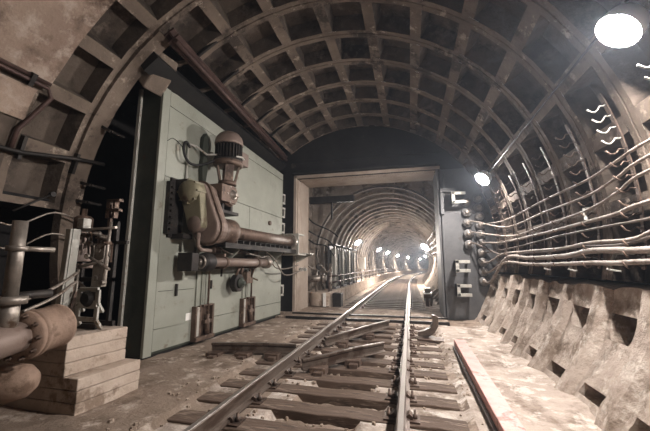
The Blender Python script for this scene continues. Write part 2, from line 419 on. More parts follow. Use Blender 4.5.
# ------------------------------------------------------------------ end wall with the gate portal
EY = 9.3
OX0, OX1, OZ = -3.28, .80, 3.88
ew = MB()
def arcpts(a0, a1, n, r=3.95): return [(CX + r*math.cos(R(a0+(a1-a0)*i/n)), CZ + r*math.sin(R(a0+(a1-a0)*i/n))) for i in range(n+1)]
def wallpoly(mb, poly, y, t): mb.prism(poly, (0, y, 0), (1,0,0), (0,0,1), (0, t, 0))
zi = OZ; aR = math.degrees(math.asin((zi-CZ)/3.95))
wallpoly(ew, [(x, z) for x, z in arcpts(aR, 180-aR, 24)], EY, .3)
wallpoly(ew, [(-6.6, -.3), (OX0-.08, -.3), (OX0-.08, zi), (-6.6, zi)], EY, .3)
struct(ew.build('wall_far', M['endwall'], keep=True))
ep = MB(); wallpoly(ep, [(OX1+.1, -.4), (2.9, -.4), (2.9, zi), (OX1+.1, zi)], EY, .3)
struct(ep.build('wall_far_panel', M['panel'], keep=True))
po = MB()
po.rng((OX0-.5, EY+.02, -.3), (OX0, EY+1.15, OZ+.4)); po.rng((OX0, EY+.02, OZ), (OX1, EY+1.15, OZ+.4))
struct(po.build('trim_4', M['portal'], keep=True, bevel=.02))
pr = MB(); pr.rng((OX1, EY+.02, -.3), (OX1+.5, EY+1.15, OZ+.4)); struct(pr.build('trim_5', M['dark'], keep=True, bevel=.01))
pf = MB()                                                        # steel edging angle of the opening
pf.rng((OX0-.1, EY-.06, -.1), (OX0-.02, EY+.03, OZ+.1)); pf.rng((OX0-.1, EY-.06, OZ+.02), (OX1+.1, EY+.03, OZ+.1))
struct(pf.build('trim_6', M['portal'], keep=True, bevel=.005))
pg = MB(); pg.rng((OX1, EY-.09, -.1), (OX1+.05, EY+.03, OZ)); pg.rng((OX1+.08, EY-.05, -.1), (OX1+.12, EY+.03, OZ))
struct(pg.build('trim_7', M['panel'], keep=True, bevel=.006))
# lintel flange with bolts, upper part of the end wall
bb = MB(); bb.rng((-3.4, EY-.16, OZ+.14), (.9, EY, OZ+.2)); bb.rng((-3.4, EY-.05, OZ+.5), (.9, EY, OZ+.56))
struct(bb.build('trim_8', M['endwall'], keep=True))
# vestibule between portal and running tunnel
ve = MB()
ve.rng((-3.85, 10.4, -.3), (-3.6, 12.05, 4.4)); ve.rng((1.25, 10.4, -.3), (1.5, 12.05, 4.4)); ve.rng((-3.85, 10.4, 4.25), (1.5, 12.05, 4.5))
struct(ve.build('wall_vestibule', M['tunnel'], keep=True))
TX, TZ, TR = -.9, 1.6, 2.6
an = MB(); n = 48; vs = []
for j in range(n+1):
    a = -45 + 270*j/n; c, s = math.cos(R(a)), math.sin(R(a))
    k = 2.75/max(abs(c), abs(s)); vs += [(TX + TR*c, 12, TZ + TR*s), (TX + k*c*1.1, 12, TZ + k*s*1.1), (TX + TR*c, 12.3, TZ + TR*s)]
an.add(vs, [(3*j, 3*j+1, 3*j+4, 3*j+3) for j in range(n)] + [(3*j, 3*j+3, 3*j+5, 3*j+2) for j in range(n)])
struct(an.build('wall_tunnel_mouth', M['tunnel'], keep=True))
# running tunnel: ringed tube
tt = MB(); nA = 30; stt = []
y = 12.0
while y < 116:
    stt += [(y, TR-.07), (y+.14, TR-.07), (y+.17, TR+.05), (y+.97, TR+.05)]; y += 1.0
vs = []
for (y, r) in stt:
    for j in range(nA+1):
        a = -46 + 272*j/nA; vs.append(at(TX + r*math.cos(R(a)), y, TZ + r*math.sin(R(a))))
tt.add(vs, [(i*(nA+1)+j, i*(nA+1)+j+1, (i+1)*(nA+1)+j+1, (i+1)*(nA+1)+j) for i in range(len(stt)-1) for j in range(nA)], False)
struct(tt.build('wall_tunnel', M['tunnel'], keep=True, fix=False))
# raised walkway
wk = MB(); ww = [10.9] + [12 + 2*i for i in range(50)]; vs = []
for y in ww: vs += [at(-3.7, y, -.3), at(-2.68, y, -.3), at(-2.68, y, .30), at(-2.74, y, .33), at(-3.7, y, .33)]
wk.add(vs, [(i*5+j, i*5+(j+1) % 5, (i+1)*5+(j+1) % 5, (i+1)*5+j) for i in range(len(ww)-1) for j in range(5)] + [(4,3,2,1,0)])
struct(wk.build('trim_9', M['plinth'], keep=True))

# ------------------------------------------------------------------ rails
def rail_profile():
    return [(-.065,-.16),(.065,-.16),(.065,-.148),(.012,-.128),(.009,-.05),(.035,-.035),(.036,-.006),(.028,0),(-.028,0),(-.036,-.006),(-.035,-.035),(-.009,-.05),(-.012,-.128),(-.065,-.148)]
def sweep(mb, prof, path):
    """path: list of (x, y, z) centre points; profile (sideways, up)"""
    n = len(prof); vs = []
    for i, p in enumerate(path):
        a, b = Vector(path[max(0, i-1)]), Vector(path[min(len(path)-1, i+1)]); t = (b-a); t.z = 0; t.normalize()
        s = Vector((t.y, -t.x, 0))
        for (u, w) in prof: vs.append(Vector(p) + s*u + Vector((0,0,w)))
    mb.add(vs, [(i*n+j, i*n+(j+1) % n, (i+1)*n+(j+1) % n, (i+1)*n+j) for i in range(len(path)-1) for j in range(n)] + [tuple(range(n)), tuple(reversed(range((len(path)-1)*n, len(path)*n)))])
ysr = [.6, 5, 9, 14, 18, 22] + [22 + 2.5*i for i in range(1, 36)]
for X, lab in ((-1.70, 'long running rail beside the gate leaf, its bright top curving away into the tunnel'), (-.12, 'long running rail that passes straight below the camera, its foot dark with oil')):
    t = thing('rail', lab, 'rail', (X, 2, -.16))
    a = MB(); sweep(a, rail_profile(), [at(X, y, 0) for y in ysr]); a.build('rail_body', M['rail'], t, world=True)
    b = MB(); sweep(b, [(-.024,-.001),(.024,-.001),(.02,.0025),(-.02,.0025)], [at(X, y, 0) for y in ysr]); ob = b.build('rail_head', M['railtop'], t, world=True); ob['label'] = 'polished bright running surface'

# ------------------------------------------------------------------ sleepers
def make_sleeper():
    t = thing('sleeper', '-', 'sleeper', (-.91, S0, -.33))
    b = MB()
    n = 10; vs = []
    for i in range(n+1):
        x = -1.37 + 2.74*i/n; j = .008*math.sin(i*2.3)
        vs += [(x, -.125+j, 0), (x, .125+j*.5, 0), (x, .12+j*.5, .155+j*.6), (x, -.12+j, .155+j*.4)]
    b.add(vs, [(i*4+k, i*4+(k+1) % 4, (i+1)*4+(k+1) % 4, (i+1)*4+k) for i in range(n) for k in range(4)] + [(3,2,1,0), (n*4, n*4+1, n*4+2, n*4+3)])
    b.build('timber', M['timber'], t, bevel=.01)
    for X in (-.79, .79):
        p = MB(); p.box((X, 0, .162), (.33, .17, .018))
        for s in (-1, 1): p.prism([(.045,0),(.10,0),(.10,.028),(.07,.05),(.045,.03)], (X, -.05, .17), (s,0,0), (0,0,1), (0,.1,0))
        pl = p.build('rail_plate', M['rust'], t)
        for s in (-1, 1):
            q = MB(); q.lathe((X + s*.12, .0, .168), (0,0,1), [(.026,0),(.026,.03),(.014,.035),(.014,.075)], 6)
            q.build('bolt', M['rust'], pl)
    return t
sl0 = make_sleeper(); first = True
ys_s = [S0 + SP*i for i in range(15)]
for i, y in enumerate(ys_s):
    o = sl0 if i == 0 else copy_tree(sl0)
    o.location = (-.91 + random.uniform(-.05, .05), y, -.33 + random.uniform(-.006, .006)); o.rotation_euler.z = random.uniform(-.015, .015)
    o['label'] = f'{ORD[i]} oily timber sleeper along the track before the gate, counted from the camera'
    o['group'] = 'timber sleepers before the gate'
# beyond the gate
sl1 = thing('sleeper', 'dark timber sleeper in the tunnel track beyond the gate threshold', 'sleeper', (-.91, 10.8, -.33), group='timber sleepers beyond the gate')
b = MB(); b.box((0,0,.08), (2.7,.25,.16)); b.build('timber', M['timber'], sl1)
for X in (-.79, .79):
    b = MB(); b.box((X,0,.165), (.33,.17,.02)); b.box((X-.1,0,.185), (.06,.1,.04)); b.box((X+.1,0,.185), (.06,.1,.04)); b.build('rail_plate', M['rust'], sl1)
for i in range(44):
    y = 10.75 + .55*i; o = sl1 if i == 0 else copy_tree(sl1)
    o.location = (-.91 + off(y), y, -.33); o.rotation_euler.z = -math.atan(tang(y))

# loose rubble between the sleepers: nobody could count it
ru = MB(); rr = random.Random(3)
def stone(mb, p, s):
    vs = []
    for z in (-1, 1):
        for k in range(5):
            a = 2*PI*k/5 + rr.uniform(-.3,.3); q = rr.uniform(.6,1)*(1 if z < 0 else .7)
            vs.append(Vector(p) + Vector((math.cos(a)*q*s, math.sin(a)*q*s, z*s*rr.uniform(.3,.6))))
    mb.add(vs, [(4,3,2,1,0),(5,6,7,8,9)] + [(k,(k+1)%5,5+(k+1)%5,5+k) for k in range(5)])
for i in range(900):
    y = rr.uniform(2.0, 8.3); x = rr.uniform(-1.6, -.2) if i % 3 else rr.choice((rr.uniform(-2.7,-1.8), rr.uniform(.0,.6)))
    ph = ((y - S0)/SP) % 1.0
    if not .3 < ph < .7 and i % 3: continue
    s = rr.uniform(.012, .04)
    stone(ru, (x, y, floor_h(x, y) + s*.2), s)
o = tag(ru.build('rubble', M['rubble']), 'pale concrete rubble lying between the sleepers', 'rubble'); o['kind'] = 'stuff'

# ------------------------------------------------------------------ loose lengths of rail
def loose_rail(pts, label, h=.0, sc_=.9, feet=()):
    t = thing('rail_length', label, 'rail', (pts[0][0], pts[0][1], -.17))
    a = MB(); sweep(a, [(u*sc_, w*sc_) for u, w in rail_profile()], pts); a.build('rail_body', M['rail'], t, world=True)
    for (x, y, z) in feet:
        q = MB(); q.box((x, y, z), (.22, .2, .1)); q.box((x+.03, y-.13, z-.01), (.12, .12, .07)); q.build('chair_plate', M['rust'], t, world=True, bevel=.008)
    return t
loose_rail([(-3.12, 4.84, .02), (-2.7, 4.9, .03), (-2.2, 5.0, .03), (-1.78, 5.08, .02)], 'short rail length lying crosswise between the grey gate leaf and the running rail', feet=((-3.0,4.75,-.14),(-2.55,4.83,-.14),(-2.1,4.93,-.14)))
loose_rail([(-1.46, 4.42, -.01), (-1.2, 4.62, .02), (-.85, 4.98, .05), (-.45, 5.4, .06)], 'nearer of two short oblique rail lengths lying between the running rails', feet=((-1.25,4.5,-.16),(-.85,4.9,-.14)))
loose_rail([(-1.5, 5.8, -.01), (-1.25, 6.15, .02), (-.9, 6.75, .05), (-.5, 7.5, .06)], 'farther of two short oblique rail lengths lying between the running rails', feet=((-1.25,6.05,-.16),(-.85,6.72,-.14)))
# curved guide shoe right of the track
t = thing('guide_shoe', 'curved rusty steel shoe on a flat plate beside the right running rail', 'rail fitting', (.4, 6.9, -.17))
q = MB(); q.prism([(-.22,-.2),(.25,-.28),(.28,.05),(-.05,.2)], (.3, 6.9, -.17), (1,0,0), (0,1,0), (0,0,.03)); q.build('base_plate', M['rust'], t, world=True)
q = MB(); q.prism([(-.05,.02),(.16,.02),(.27,.1),(.34,.22),(.35,.38),(.29,.43),(.22,.42),(.24,.3),(.19,.2),(.08,.13),(-.05,.1)], (.15, 6.9, -.15), (1,0,0), (0,0,1), (0,.16,0)); q.build('curved_horn', M['rail'], t, world=True, bevel=.01)
# pink painted beam
t = thing('painted_beam', 'long pink-red painted steel beam lying beside the track at right', 'beam', (.68, 4, -.16))
q = MB(); q.bar((.76, 6.15, -.05), (.715, 1.2, -.05), .17, .10); q.build('beam_body', M['red'], t, world=True, bevel=.008)
q = MB(); q.bar((.66, 6.1, -.115), (.615, 1.2, -.115), .03, .04); q.build('dark_lip', M['beam'], t, world=True)

# ------------------------------------------------------------------ the hermetic gate leaf and its drive
rzd = math.atan2(4.58, .38)
D = thing('gate_leaf', 'tall grey-green painted steel gate leaf swung open beside the track, with its brown drive', 'gate', (-3.86, 4.2, -.1), rzd)
W = 4.45
def top(x): return 4.33 - .36*x/W
def dp(mb, name, m, parent=None, bevel=0): return mb.build(name, m, parent or D, bevel=bevel)
q = MB(); q.prism([(0,.0),(W,.0),(W,top(W)),(0,top(0))], (0,.02,0), (1,0,0), (0,0,1), (0,.46,0)); dp(q, 'leaf_body', M['leafdark'])
def plate(mb, x0, x1, zb0, zb1, zt0, zt1, y=-.004, t=.03): mb.prism([(x0,zb0),(x1,zb1),(x1,zt1),(x0,zt0)], (0,y,0), (1,0,0), (0,0,1), (0,t,0))
g = .008
lf = MB(); XL = .15
def sl_(x, z0): return z0 - .14*x/W
plate(lf, XL+g, W-.02, .04, .04, .36, .34)                                  # skirt
for x0, x1 in ((XL, 1.3), (1.3, 2.72), (2.72, W-.02)):
    plate(lf, x0+g, x1-g/2, .372, .352, sl_(x0,2.8), sl_(x1,2.8))
plate(lf, XL+g, W-.02, sl_(XL,2.812), sl_(W,2.812), top(XL)-.3, top(W)-.2)
plate(lf, XL+g, W-.02, top(XL)-.288, top(W)-.188, top(XL)-.012, top(W)-.012)
dp(lf, 'face_plates', M['leaf'], bevel=.003)
ed = MB(); plate(ed, -.005, XL-.004, -.01, -.01, top(0)+.01, top(XL)+.005, y=-.012, t=.05)
dp(ed, 'edge_strip', M['leaf'], bevel=.004)
ed = MB(); ed.rng((-.04, .44, .02), (.0, .5, top(0)-.02)); dp(ed, 'seal_flange', M['light_metal'])
bt = MB(); plate(bt, 0, W, -.06, -.06, -.005, -.005, y=.06, t=.3); dp(bt, 'bottom_seal', M['black'])
for x, z in ((.55,.94),):
    q = MB(); q.box((x,-.03,z), (.035,.04,.2)); dp(q, 'handle', M['dark'], bevel=.006)
q = MB(); q.rng((.2,-.012,.935), (.5,.0,.943)); q.rng((.62,-.012,.93), (.98,.0,.938)); dp(q, 'welded_seam', M['leafdark'])
q = MB(); q.rng((.83,-.008,.4), (.95,.0,.52)); o = dp(q, 'paper_tag', M['white']); o['label'] = 'small white paper tag'
q = MB(); q.lathe((3.67,0,2.44), (0,-1,0), [(.06,0),(.06,.05),(.03,.06)], 12); dp(q, 'bump_stop', M['rust'])
for x, z in ((1.45,.98),(1.75,1.2)):
    q = MB(); q.box((x,-.015,z), (.03,.03,.16)); dp(q, 'stud', M['dark'])
for z in (3.35, 2.95, 2.5, .75):
    q = MB(); q.rng((W, .0, z), (W+.16, .05, z+.05)); q.rng((W, .0, z-.25), (W+.16, .05, z-.2)); q.rng((W+.12, .0, z-.25), (W+.16, .05, z+.05)); dp(q, 'hinge_lug', M['light_metal'], bevel=.006)
# drive: electric motor with fins, dome and junction box
mx, my = 1.2, -.46
mo = MB(); mo.lathe((mx,my,3.08), (0,0,1), [(.27,.2),(.27,.26),(.215,.27),(.215,.56)], 28)
for k in range(26):
    a = 2*PI*k/26; mo.bar((mx+math.cos(a)*.23, my+math.sin(a)*.23, 3.36), (mx+math.cos(a)*.23, my+math.sin(a)*.23, 3.64), .05, .014, up=(-math.sin(a), math.cos(a), 0))
mot = dp(mo, 'motor', M['dark'])
q = MB(); q.lathe((mx,my,3.62), (0,0,1), [(.265,0),(.27,.04),(.262,.1),(.235,.17),(.18,.235),(.1,.275),(.0,.285)], 28); dp(q, 'fan_cover', M['case'], mot)
q = MB(); q.box((mx+.29,my-.06,3.42), (.24,.26,.27)); dp(q, 'junction_box', M['case'], mot, bevel=.015)
# lantern
q = MB(); q.lathe((mx,my,3.2), (0,0,1), [(.25,0),(.28,.03),(.28,.1)], 24)
for k in range(4):
    a = PI/4 + PI/2*k; q.bar((mx+math.cos(a)*.2, my+math.sin(a)*.2, 3.22), (mx+math.cos(a)*.13, my+math.sin(a)*.13, 2.88), .15, .03, up=(math.cos(a), math.sin(a), 0))
q.lathe((mx,my,2.8), (0,0,1), [(.05,0),(.05,.42)], 12); q.lathe((mx,my,2.84), (0,0,1), [(.17,0),(.17,.07)], 20)
dp(q, 'motor_lantern', M['rust'])
# worm gearbox
q = MB(); q.lathe((mx+.06,my+.08,2.66), (0,-1,0), [(.12,-.2),(.22,-.18),(.22,.1),(.19,.13),(.19,.16)], 24); q.box((mx-.06,my+.05,2.66), (.44,.3,.32)); q.box((mx,-.15,2.66),(.3,.3,.2))
gb = dp(q, 'gearbox', M['rust'], bevel=.01)
q = MB(); q.lathe((mx+.06,my-.06,2.66), (0,-1,0), [(.11,0),(.1,.05),(.05,.06),(.05,.12),(.03,.13)], 18); dp(q, 'hub', M['steel'], gb)
for k in range(6):
    a = 2*PI*k/6; q = MB(); q.lathe((mx+.06+.17*math.cos(a), my-.07, 2.66+.17*math.sin(a)), (0,-1,0), [(.02,0),(.02,.04)], 6); dp(q, 'bolt', M['steel'], gb)
q = MB(); q.rng((1.0,-.5,2.3), (1.55,-.02,2.36)); q.rng((1.1,-.45,2.36), (1.16,-.05,2.52)); q.rng((1.36,-.45,2.36), (1.42,-.05,2.52)); q.rng((1.05,-.2,2.1),(1.5,-.02,2.3)); dp(q, 'gearbox_bracket', M['dark'], bevel=.006)
# chain case: capsule across the leaf normal
def capsule(y0, z0, r0, y1, z1, r1, n=12):
    d = math.atan2(z1-z0, y1-y0); P = []
    for i in range(n+1): a = d + PI/2 + PI*i/n; P.append((y0 + r0*math.cos(a), z0 + r0*math.sin(a)))
    for i in range(n+1): a = d - PI/2 + PI*i/n; P.append((y1 + r1*math.cos(a), z1 + r1*math.sin(a)))
    return P
q = MB(); q.prism(capsule(-.30,2.58,.2,-.5,1.97,.265), (.58,0,0), (0,1,0), (0,0,1), (.3,0,0)); cc = dp(q, 'chain_case', M['case'], bevel=.03)
q = MB(); q.prism(capsule(-.30,2.58,.235,-.5,1.97,.3), (.66,0,0), (0,1,0), (0,0,1), (.05,0,0)); dp(q, 'case_flange', M['rust'], cc)
q = MB(); q.lathe((.6,-.29,2.57), (-1,0,0), [(.2,0),(.2,.2),(.17,.26),(.0,.28)], 20)
for k in range(8):
    a = 2*PI*k/8; q.bar((.58,-.29+.2*math.cos(a),2.57+.2*math.sin(a)), (.36,-.29+.2*math.cos(a),2.57+.2*math.sin(a)), .03, .03)
dp(q, 'brake_drum', M['olive'], cc)
q = MB(); q.lathe((.6,-.42,2.02), (-1,0,0), [(.14,0),(.14,.17),(.125,.19),(.0,.195)], 18); dp(q, 'round_cap', M['case'], cc)
q = MB(); q.prism(capsule(-.29,2.56,.2,-.42,2.04,.15), (.42,0,0), (0,1,0), (0,0,1), (.16,0,0)); dp(q, 'side_cover', M['olive'], cc, bevel=.02)
q = MB(); q.tube([(.5,-.46,1.88),(.5,-.46,1.66),(.62,-.42,1.6),(.9,-.4,1.6)], .035, 8); dp(q, 'drain_pipe', M['case'], cc)
q = MB(); q.lathe((.86,-.3,2.6), (1,0,0), [(.15,0),(.17,.03),(.17,.1),(.06,.11),(.06,.3)], 18); dp(q, 'output_shaft', M['rust'], cc)
# mounting rack behind
q = MB(); q.rng((.2,-.09,1.85), (.27,.0,2.72)); q.rng((.27,-.05,1.8), (.56,0,2.8))
for k in range(8): q.box((.24,-.11,1.92+.1*k), (.05,.05,.035))
dp(q, 'mounting_rack', M['dark'])
for a_b in (((.35,-.28,1.78),(.56,-.02,1.86)), ((.35,-.28,2.6),(.5,-.02,2.78))): q = MB(); q.rng(*a_b); dp(q, 'rack_bracket', M['dark'], bevel=.005)
# screw tube
sy, sz = -.44, 1.97
q = MB(); q.lathe((.88,sy,sz), (1,0,0), [(.2,0),(.24,.02),(.24,.16),(.205,.18),(.205,.34),(.24,.36),(.24,.5),(.14,.53)], 24); st_ = dp(q, 'screw_collar', M['rust'])
q = MB(); q.lathe((1.35,sy,sz), (1,0,0), [(.125,0),(.125,2.65)], 22); dp(q, 'screw_tube', M['rust'])
q = MB(); q.lathe((3.98,sy,sz), (1,0,0), [(.14,0),(.2,.01),(.2,.1),(.16,.11),(.16,.24),(.09,.25),(.09,.3)], 22); q.rng((3.98,sy-.1,sz-.26),(4.2,0,sz-.1)); dp(q, 'end_bearing', M['steel'], bevel=.004)
q = MB(); q.rng((1.1,sy-.12,1.72), (4.25,-.0,1.755)); q.rng((1.1,sy-.12,1.66),(4.25,sy-.09,1.73))
for k in range(14): q.rng((1.25+.22*k,sy-.1,1.755),(1.28+.22*k,0,1.83))
dp(q, 'screw_shelf', M['dark'])
for x in (1.7, 3.6):
    q = MB(); q.prism([(-.1,0),(-sy+.0,0),(-sy,-.06),(-.0,-.45)], (x,-.0,1.7), (0,-1,0), (0,0,1), (.03,0,0)); dp(q, 'shelf_gusset', M['leaf'])
# guide bracket at the leaf end reaching towards the pillar
q = MB(); q.rng((4.2,-.62,1.62),(4.75,.05,1.66)); q.rng((4.2,-.62,2.16),(4.6,.05,2.2)); q.rng((4.3,-.05,1.66),(4.34,.05,2.16)); q.rng((4.2,-.62,1.66),(4.23,-.2,2.16)); dp(q, 'end_bracket', M['light_metal'], bevel=.004)
# lower hydraulic cylinder
ly, lz = -.36, 1.40
q = MB(); q.lathe((.95,ly,lz), (1,0,0), [(.085,0),(.085,1.95)], 18); cyl_ = dp(q, 'lower_cylinder', M['case'])
q = MB(); q.lathe((.98,ly,lz), (-1,0,0), [(.1,0),(.16,.04),(.16,.22),(.13,.25),(.13,.27)], 22); q.box((.52,ly+.1,lz), (.16,.3,.3)); dp(q, 'cylinder_head', M['dark'], cyl_, bevel=.01)
q = MB(); q.lathe((.71,ly,lz), (-1,0,0), [(.12,0),(.12,.03),(.085,.035),(.085,.02),(.045,.03),(.045,.07)], 20); dp(q, 'end_cap', M['steel'], cyl_)
q = MB(); q.lathe((2.88,ly,lz), (1,0,0), [(.09,0),(.13,.01),(.13,.12),(.11,.15),(.05,.16),(.05,.3)], 20); q.rng((2.9,ly,lz-.08),(3.0,0,lz+.08)); dp(q, 'gland_nut', M['steel'], cyl_)
q = MB(); q.rng((.95,-.05,1.5),(3.3,0,1.68)); dp(q, 'cylinder_back_plate', M['leaf'])
for k, x in enumerate((1.35, 2.5)):
    q = MB(); q.rng((x,ly+.0,lz-.12),(x+.05,0,lz+.16)); q.lathe((x-.02,ly,lz), (1,0,0), [(.1,0),(.1,.09)], 18); dp(q, 'cylinder_clamp', M['rust'])
for x0 in (1.25, 2.0, 2.6):
    q = MB(); q.box((x0,-.2,1.62),(.18,.18,.1)); q.lathe((x0,-.2,1.66),(0,0,1),[(.05,0),(.05,.1)],10); dp(q, 'valve_block', M['rust'], bevel=.008)
pts = [[(1.3,-.25,1.68),(1.7,-.3,1.56),(2.1,-.28,1.64),(2.6,-.28,1.55),(3.0,-.3,1.6),(3.35,-.3,1.42)], [(2.0,-.24,1.6),(2.3,-.36,1.58),(2.7,-.38,1.52),(3.1,-.34,1.55),(3.5,-.3,1.3),(4.0,-.35,1.25),(4.5,-.5,1.35)],
       [(2.6,-.24,1.62),(3.0,-.3,1.66),(3.4,-.36,1.45),(3.9,-.36,1.1),(4.4,-.5,1.15),(4.7,-.6,1.3)]]
for p in pts: q = MB(); q.tube(smooth(p), .018, 7); dp(q, 'hose', M['steel'])
# vertical locking rods and lock boxes
for bx in (.97, 2.45):
    xr = bx + .32
    q = MB(); q.tube([(xr,-.09,.2),(xr,-.09,1.3),(xr,-.2,1.38)], .02, 8); dp(q, 'locking_rod', M['rust'])
    q = MB(); q.rng((bx+.06,-.035,.62),(bx+.085,0,1.25)); q.rng((bx+.2,-.035,.62),(bx+.22,0,1.25)); dp(q, 'rod_guide', M['leaf'])
    q = MB(); q.rng((bx,-.1,.06),(bx+.04,0,.62)); q.rng((bx+.14,-.06,.06),(bx+.2,0,.62)); q.rng((bx+.45,-.1,.06),(bx+.5,0,.62)); q.rng((bx,-.13,.02),(bx+.5,0,.09)); q.rng((bx+.2,-.03,.1),(bx+.45,0,.62)); q.rng((bx+.2,-.1,.6),(bx+.5,-.02,.63))
    lb = dp(q, 'lock_box', M['rust'], bevel=.004)
    q = MB(); q.lathe((xr,-.09,.1),(0,0,1),[(.05,0),(.05,.25),(.035,.27),(.035,.36)],12); q.rng((xr-.1,-.12,.3),(xr+.1,-.06,.36)); dp(q, 'bolt_head', M['rust'], lb)
    q = MB(); q.rng((bx+.06,-.08,.1),(bx+.12,-.04,.6)); dp(q, 'white_strip', M['light_metal'], lb)
# hanging hand gear
q = MB(); q.prism([(.19*math.cos(PI/8+PI/4*k), .19*math.sin(PI/8+PI/4*k)) for k in range(8)], (2.05,-.12,.98), (1,0,0), (0,0,1), (0,-.14,0)); hg = dp(q, 'hand_gear', M['dark'], bevel=.02)
q = MB(); q.lathe((2.05,-.26,.98),(0,-1,0),[(.11,0),(.1,.04),(.04,.05),(.04,.12)],14); dp(q, 'gear_hub', M['leafdark'], hg)
for dx in (-.08,.1): q = MB(); q.tube([(2.05+dx,-.2,1.1),(2.05+dx*.6,-.28,1.34)], .03, 8); dp(q, 'hanger', M['rust'], hg)
q = MB(); q.box((2.45,-.12,1.08),(.16,.2,.26)); q.box((2.62,-.1,1.02),(.14,.16,.14)); q.tube([(2.2,-.15,1.0),(2.7,-.15,1.06),(2.95,-.14,1.0)],.02,7); dp(q, 'linkage', M['rust'], bevel=.008)
q = MB(); q.tube([(2.5,-.2,1.2),(2.48,-.24,1.34)], .025, 7); q.tube([(2.62,-.16,1.05),(2.64,-.26,1.36)], .02, 7); dp(q, 'linkage_rod', M['rust'])
# cables on the leaf
q = MB(); q.tube([(.6,-.03,2.75),(.6,-.03,3.45),(.63,-.05,3.5),(.72,-.1,3.5),(.9,-.2,3.38),(1.05,-.5,3.4),(1.2,-.76,3.36),(1.42,-.66,3.4)], .02, 8); dp(q, 'conduit', M['light_metal'])
q = MB(); q.tube(smooth([(.62,-.05,3.44),(.5,-.08,3.5),(.42,-.1,3.38),(.46,-.12,3.2),(.6,-.13,3.12),(.8,-.2,3.16),(1.0,-.35,3.3)]), .024, 8); dp(q, 'motor_cable', M['black'])
q = MB(); q.prism([(-.05,0),(.05,0),(.075,.3),(.05,.5),(.08,.62),(.07,.85),(.0,.95),(-.07,.85),(-.08,.6),(-.05,.48),(-.075,.3)], (.98,-.02,2.9), (1,0,0), (0,0,1), (0,-.09,0)); dp(q, 'cable_guard', M['leafdark'], bevel=.01)
q = MB(); q.tube(smooth([(.15,-.01,3.4),(.25,-.015,3.48),(.38,-.015,3.46),(.5,-.015,3.4)]), .006, 5); dp(q, 'thin_wire', M['black'])

# ------------------------------------------------------------------ overhead guide rail and hangers
t = thing('guide_rail', 'dark red-brown overhead guide beam hung under the coffered vault above the gate leaf', 'beam', (-3.3, 6, 4.4))
p0, p1 = cp(3.72, 124.5, 3.42), cp(8.9, 129.5, 3.42)
nrm = Vector((math.cos(R(127)), 0, math.sin(R(127))))
q = MB(); q.bar(p0, p1, .2, .03, up=nrm); q.bar(p0 + nrm*.16, p1 + nrm*.16, .2, .03, up=nrm); q.bar(p0 + nrm*.08, p1 + nrm*.08, .03, .14, up=nrm); q.build('beam_body', M['beam'], t, world=True)
q = MB(); q.tube([p0 - nrm*.06, p1 - nrm*.06], .045, 10); q.build('pipe', M['beam'], t, world=True)
for y in (4.3, 5.1, 5.95, 6.75, 7.6):
    k = (y-3.72)/5.18; pp = p0 + (p1-p0)*k
    q = MB(); q.bar(pp + nrm*.1, cp(y+.12, 116, 3.66), .05, .05); q.build('hanger', M['dark'], t, world=True)
    q = MB(); q.bar(pp + nrm*.1, cp(y-.1, 131, 3.62), .06, .05); q.build('clamp', M['lining'], t, world=True)
t = thing('gap_shade', 'black strip for the shaded gap over the gate leaf below the guide beam', 'beam', (-3.7, 6, 4.3))
q = MB(); q.bar(cp(3.75, 133, 3.52), cp(9.2, 134.5, 3.5), .3, .22, up=nrm); q.build('beam_body', M['black'], t, world=True)  # solid black strip stands in for the shadowed opening above the leaf
# knee of concrete at the top of the niche
q = MB(); q.prism([(-.1,.42),(.34,.3),(.3,.1),(.05,-.28),(-.1,-.1)], (-4.0, 3.87, 4.28), (1,0,0), (0,0,1), (.05,.35,0)); tag(q.build('corbel', M['lining_pale'], bevel=.03), 'brown broken concrete corbel above the near edge of the gate leaf', 'corbel')

# ------------------------------------------------------------------ stepped plinth
t = thing('plinth', 'stepped pale concrete block plinth on the floor left of the gate leaf', 'plinth', (-3.5, 2.95, -.16))
def blk(mb, x0, x1, y0, y1, z0, z1, sk): mb.hexa([(x0,y0,z0),(x1,y0,z0),(x1+sk,y1,z0),(x0+sk,y1,z0),(x0,y0,z1),(x1,y0,z1),(x1+sk,y1,z1),(x0+sk,y1,z1)])
lo = MB()
for k in range(3): blk(lo, -4.35, -3.1+.004*(k % 2), 2.6, 3.3, -.16+.113*k, -.052+.113*k, .05)
lo.build('lower_step', M['plinth'], t, world=True, bevel=.008)
up = MB()
for k in range(3): blk(up, -4.3, -3.28-.005*(k % 2), 2.6, 3.24, .178+.122*k, .297+.122*k, .07)
up.build('upper_step', M['plinth'], t, world=True, bevel=.008)

# ------------------------------------------------------------------ drive stand on the plinth
t = thing('control_stand', 'cluttered dark lever mechanism with small motor standing on the stepped plinth', 'machine', (-3.7, 3.1, .544))
def mp(mb, name, m, bevel=0, parent=None):
    return mb.build(name, m, parent or t, world=parent is None, bevel=bevel)
q = MB(); q.bar((-3.79,2.86,.545), (-3.75,2.86,1.66), .075, .05, up=(0,1,0)); q.bar((-3.745,2.9,.545), (-3.705,2.9,1.66), .012, .09, up=(0,1,0)); mp(q, 'post', M['light_metal'], .004)
q = MB(); q.rng((-4.25,2.98,.545), (-3.4,3.02,.6)); q.rng((-4.25,3.2,.545), (-3.4,3.24,.6)); mp(q, 'base_frame', M['dark'])
q = MB(); q.rng((-3.98,3.2,.6), (-3.94,3.24,1.7)); q.rng((-3.5,3.2,.6), (-3.46,3.24,1.78)); q.rng((-3.98,3.2,1.5), (-3.3,3.24,1.54)); q.rng((-3.98,3.2,1.05),(-3.46,3.24,1.1)); mp(q, 'back_frame', M['dark'])
q = MB(); q.lathe((-3.9,3.12,1.68), (0,0,1), [(.1,0),(.1,.14),(.07,.17),(.03,.18),(.03,.26)], 16); mm = mp(q, 'motor', M['rust'])
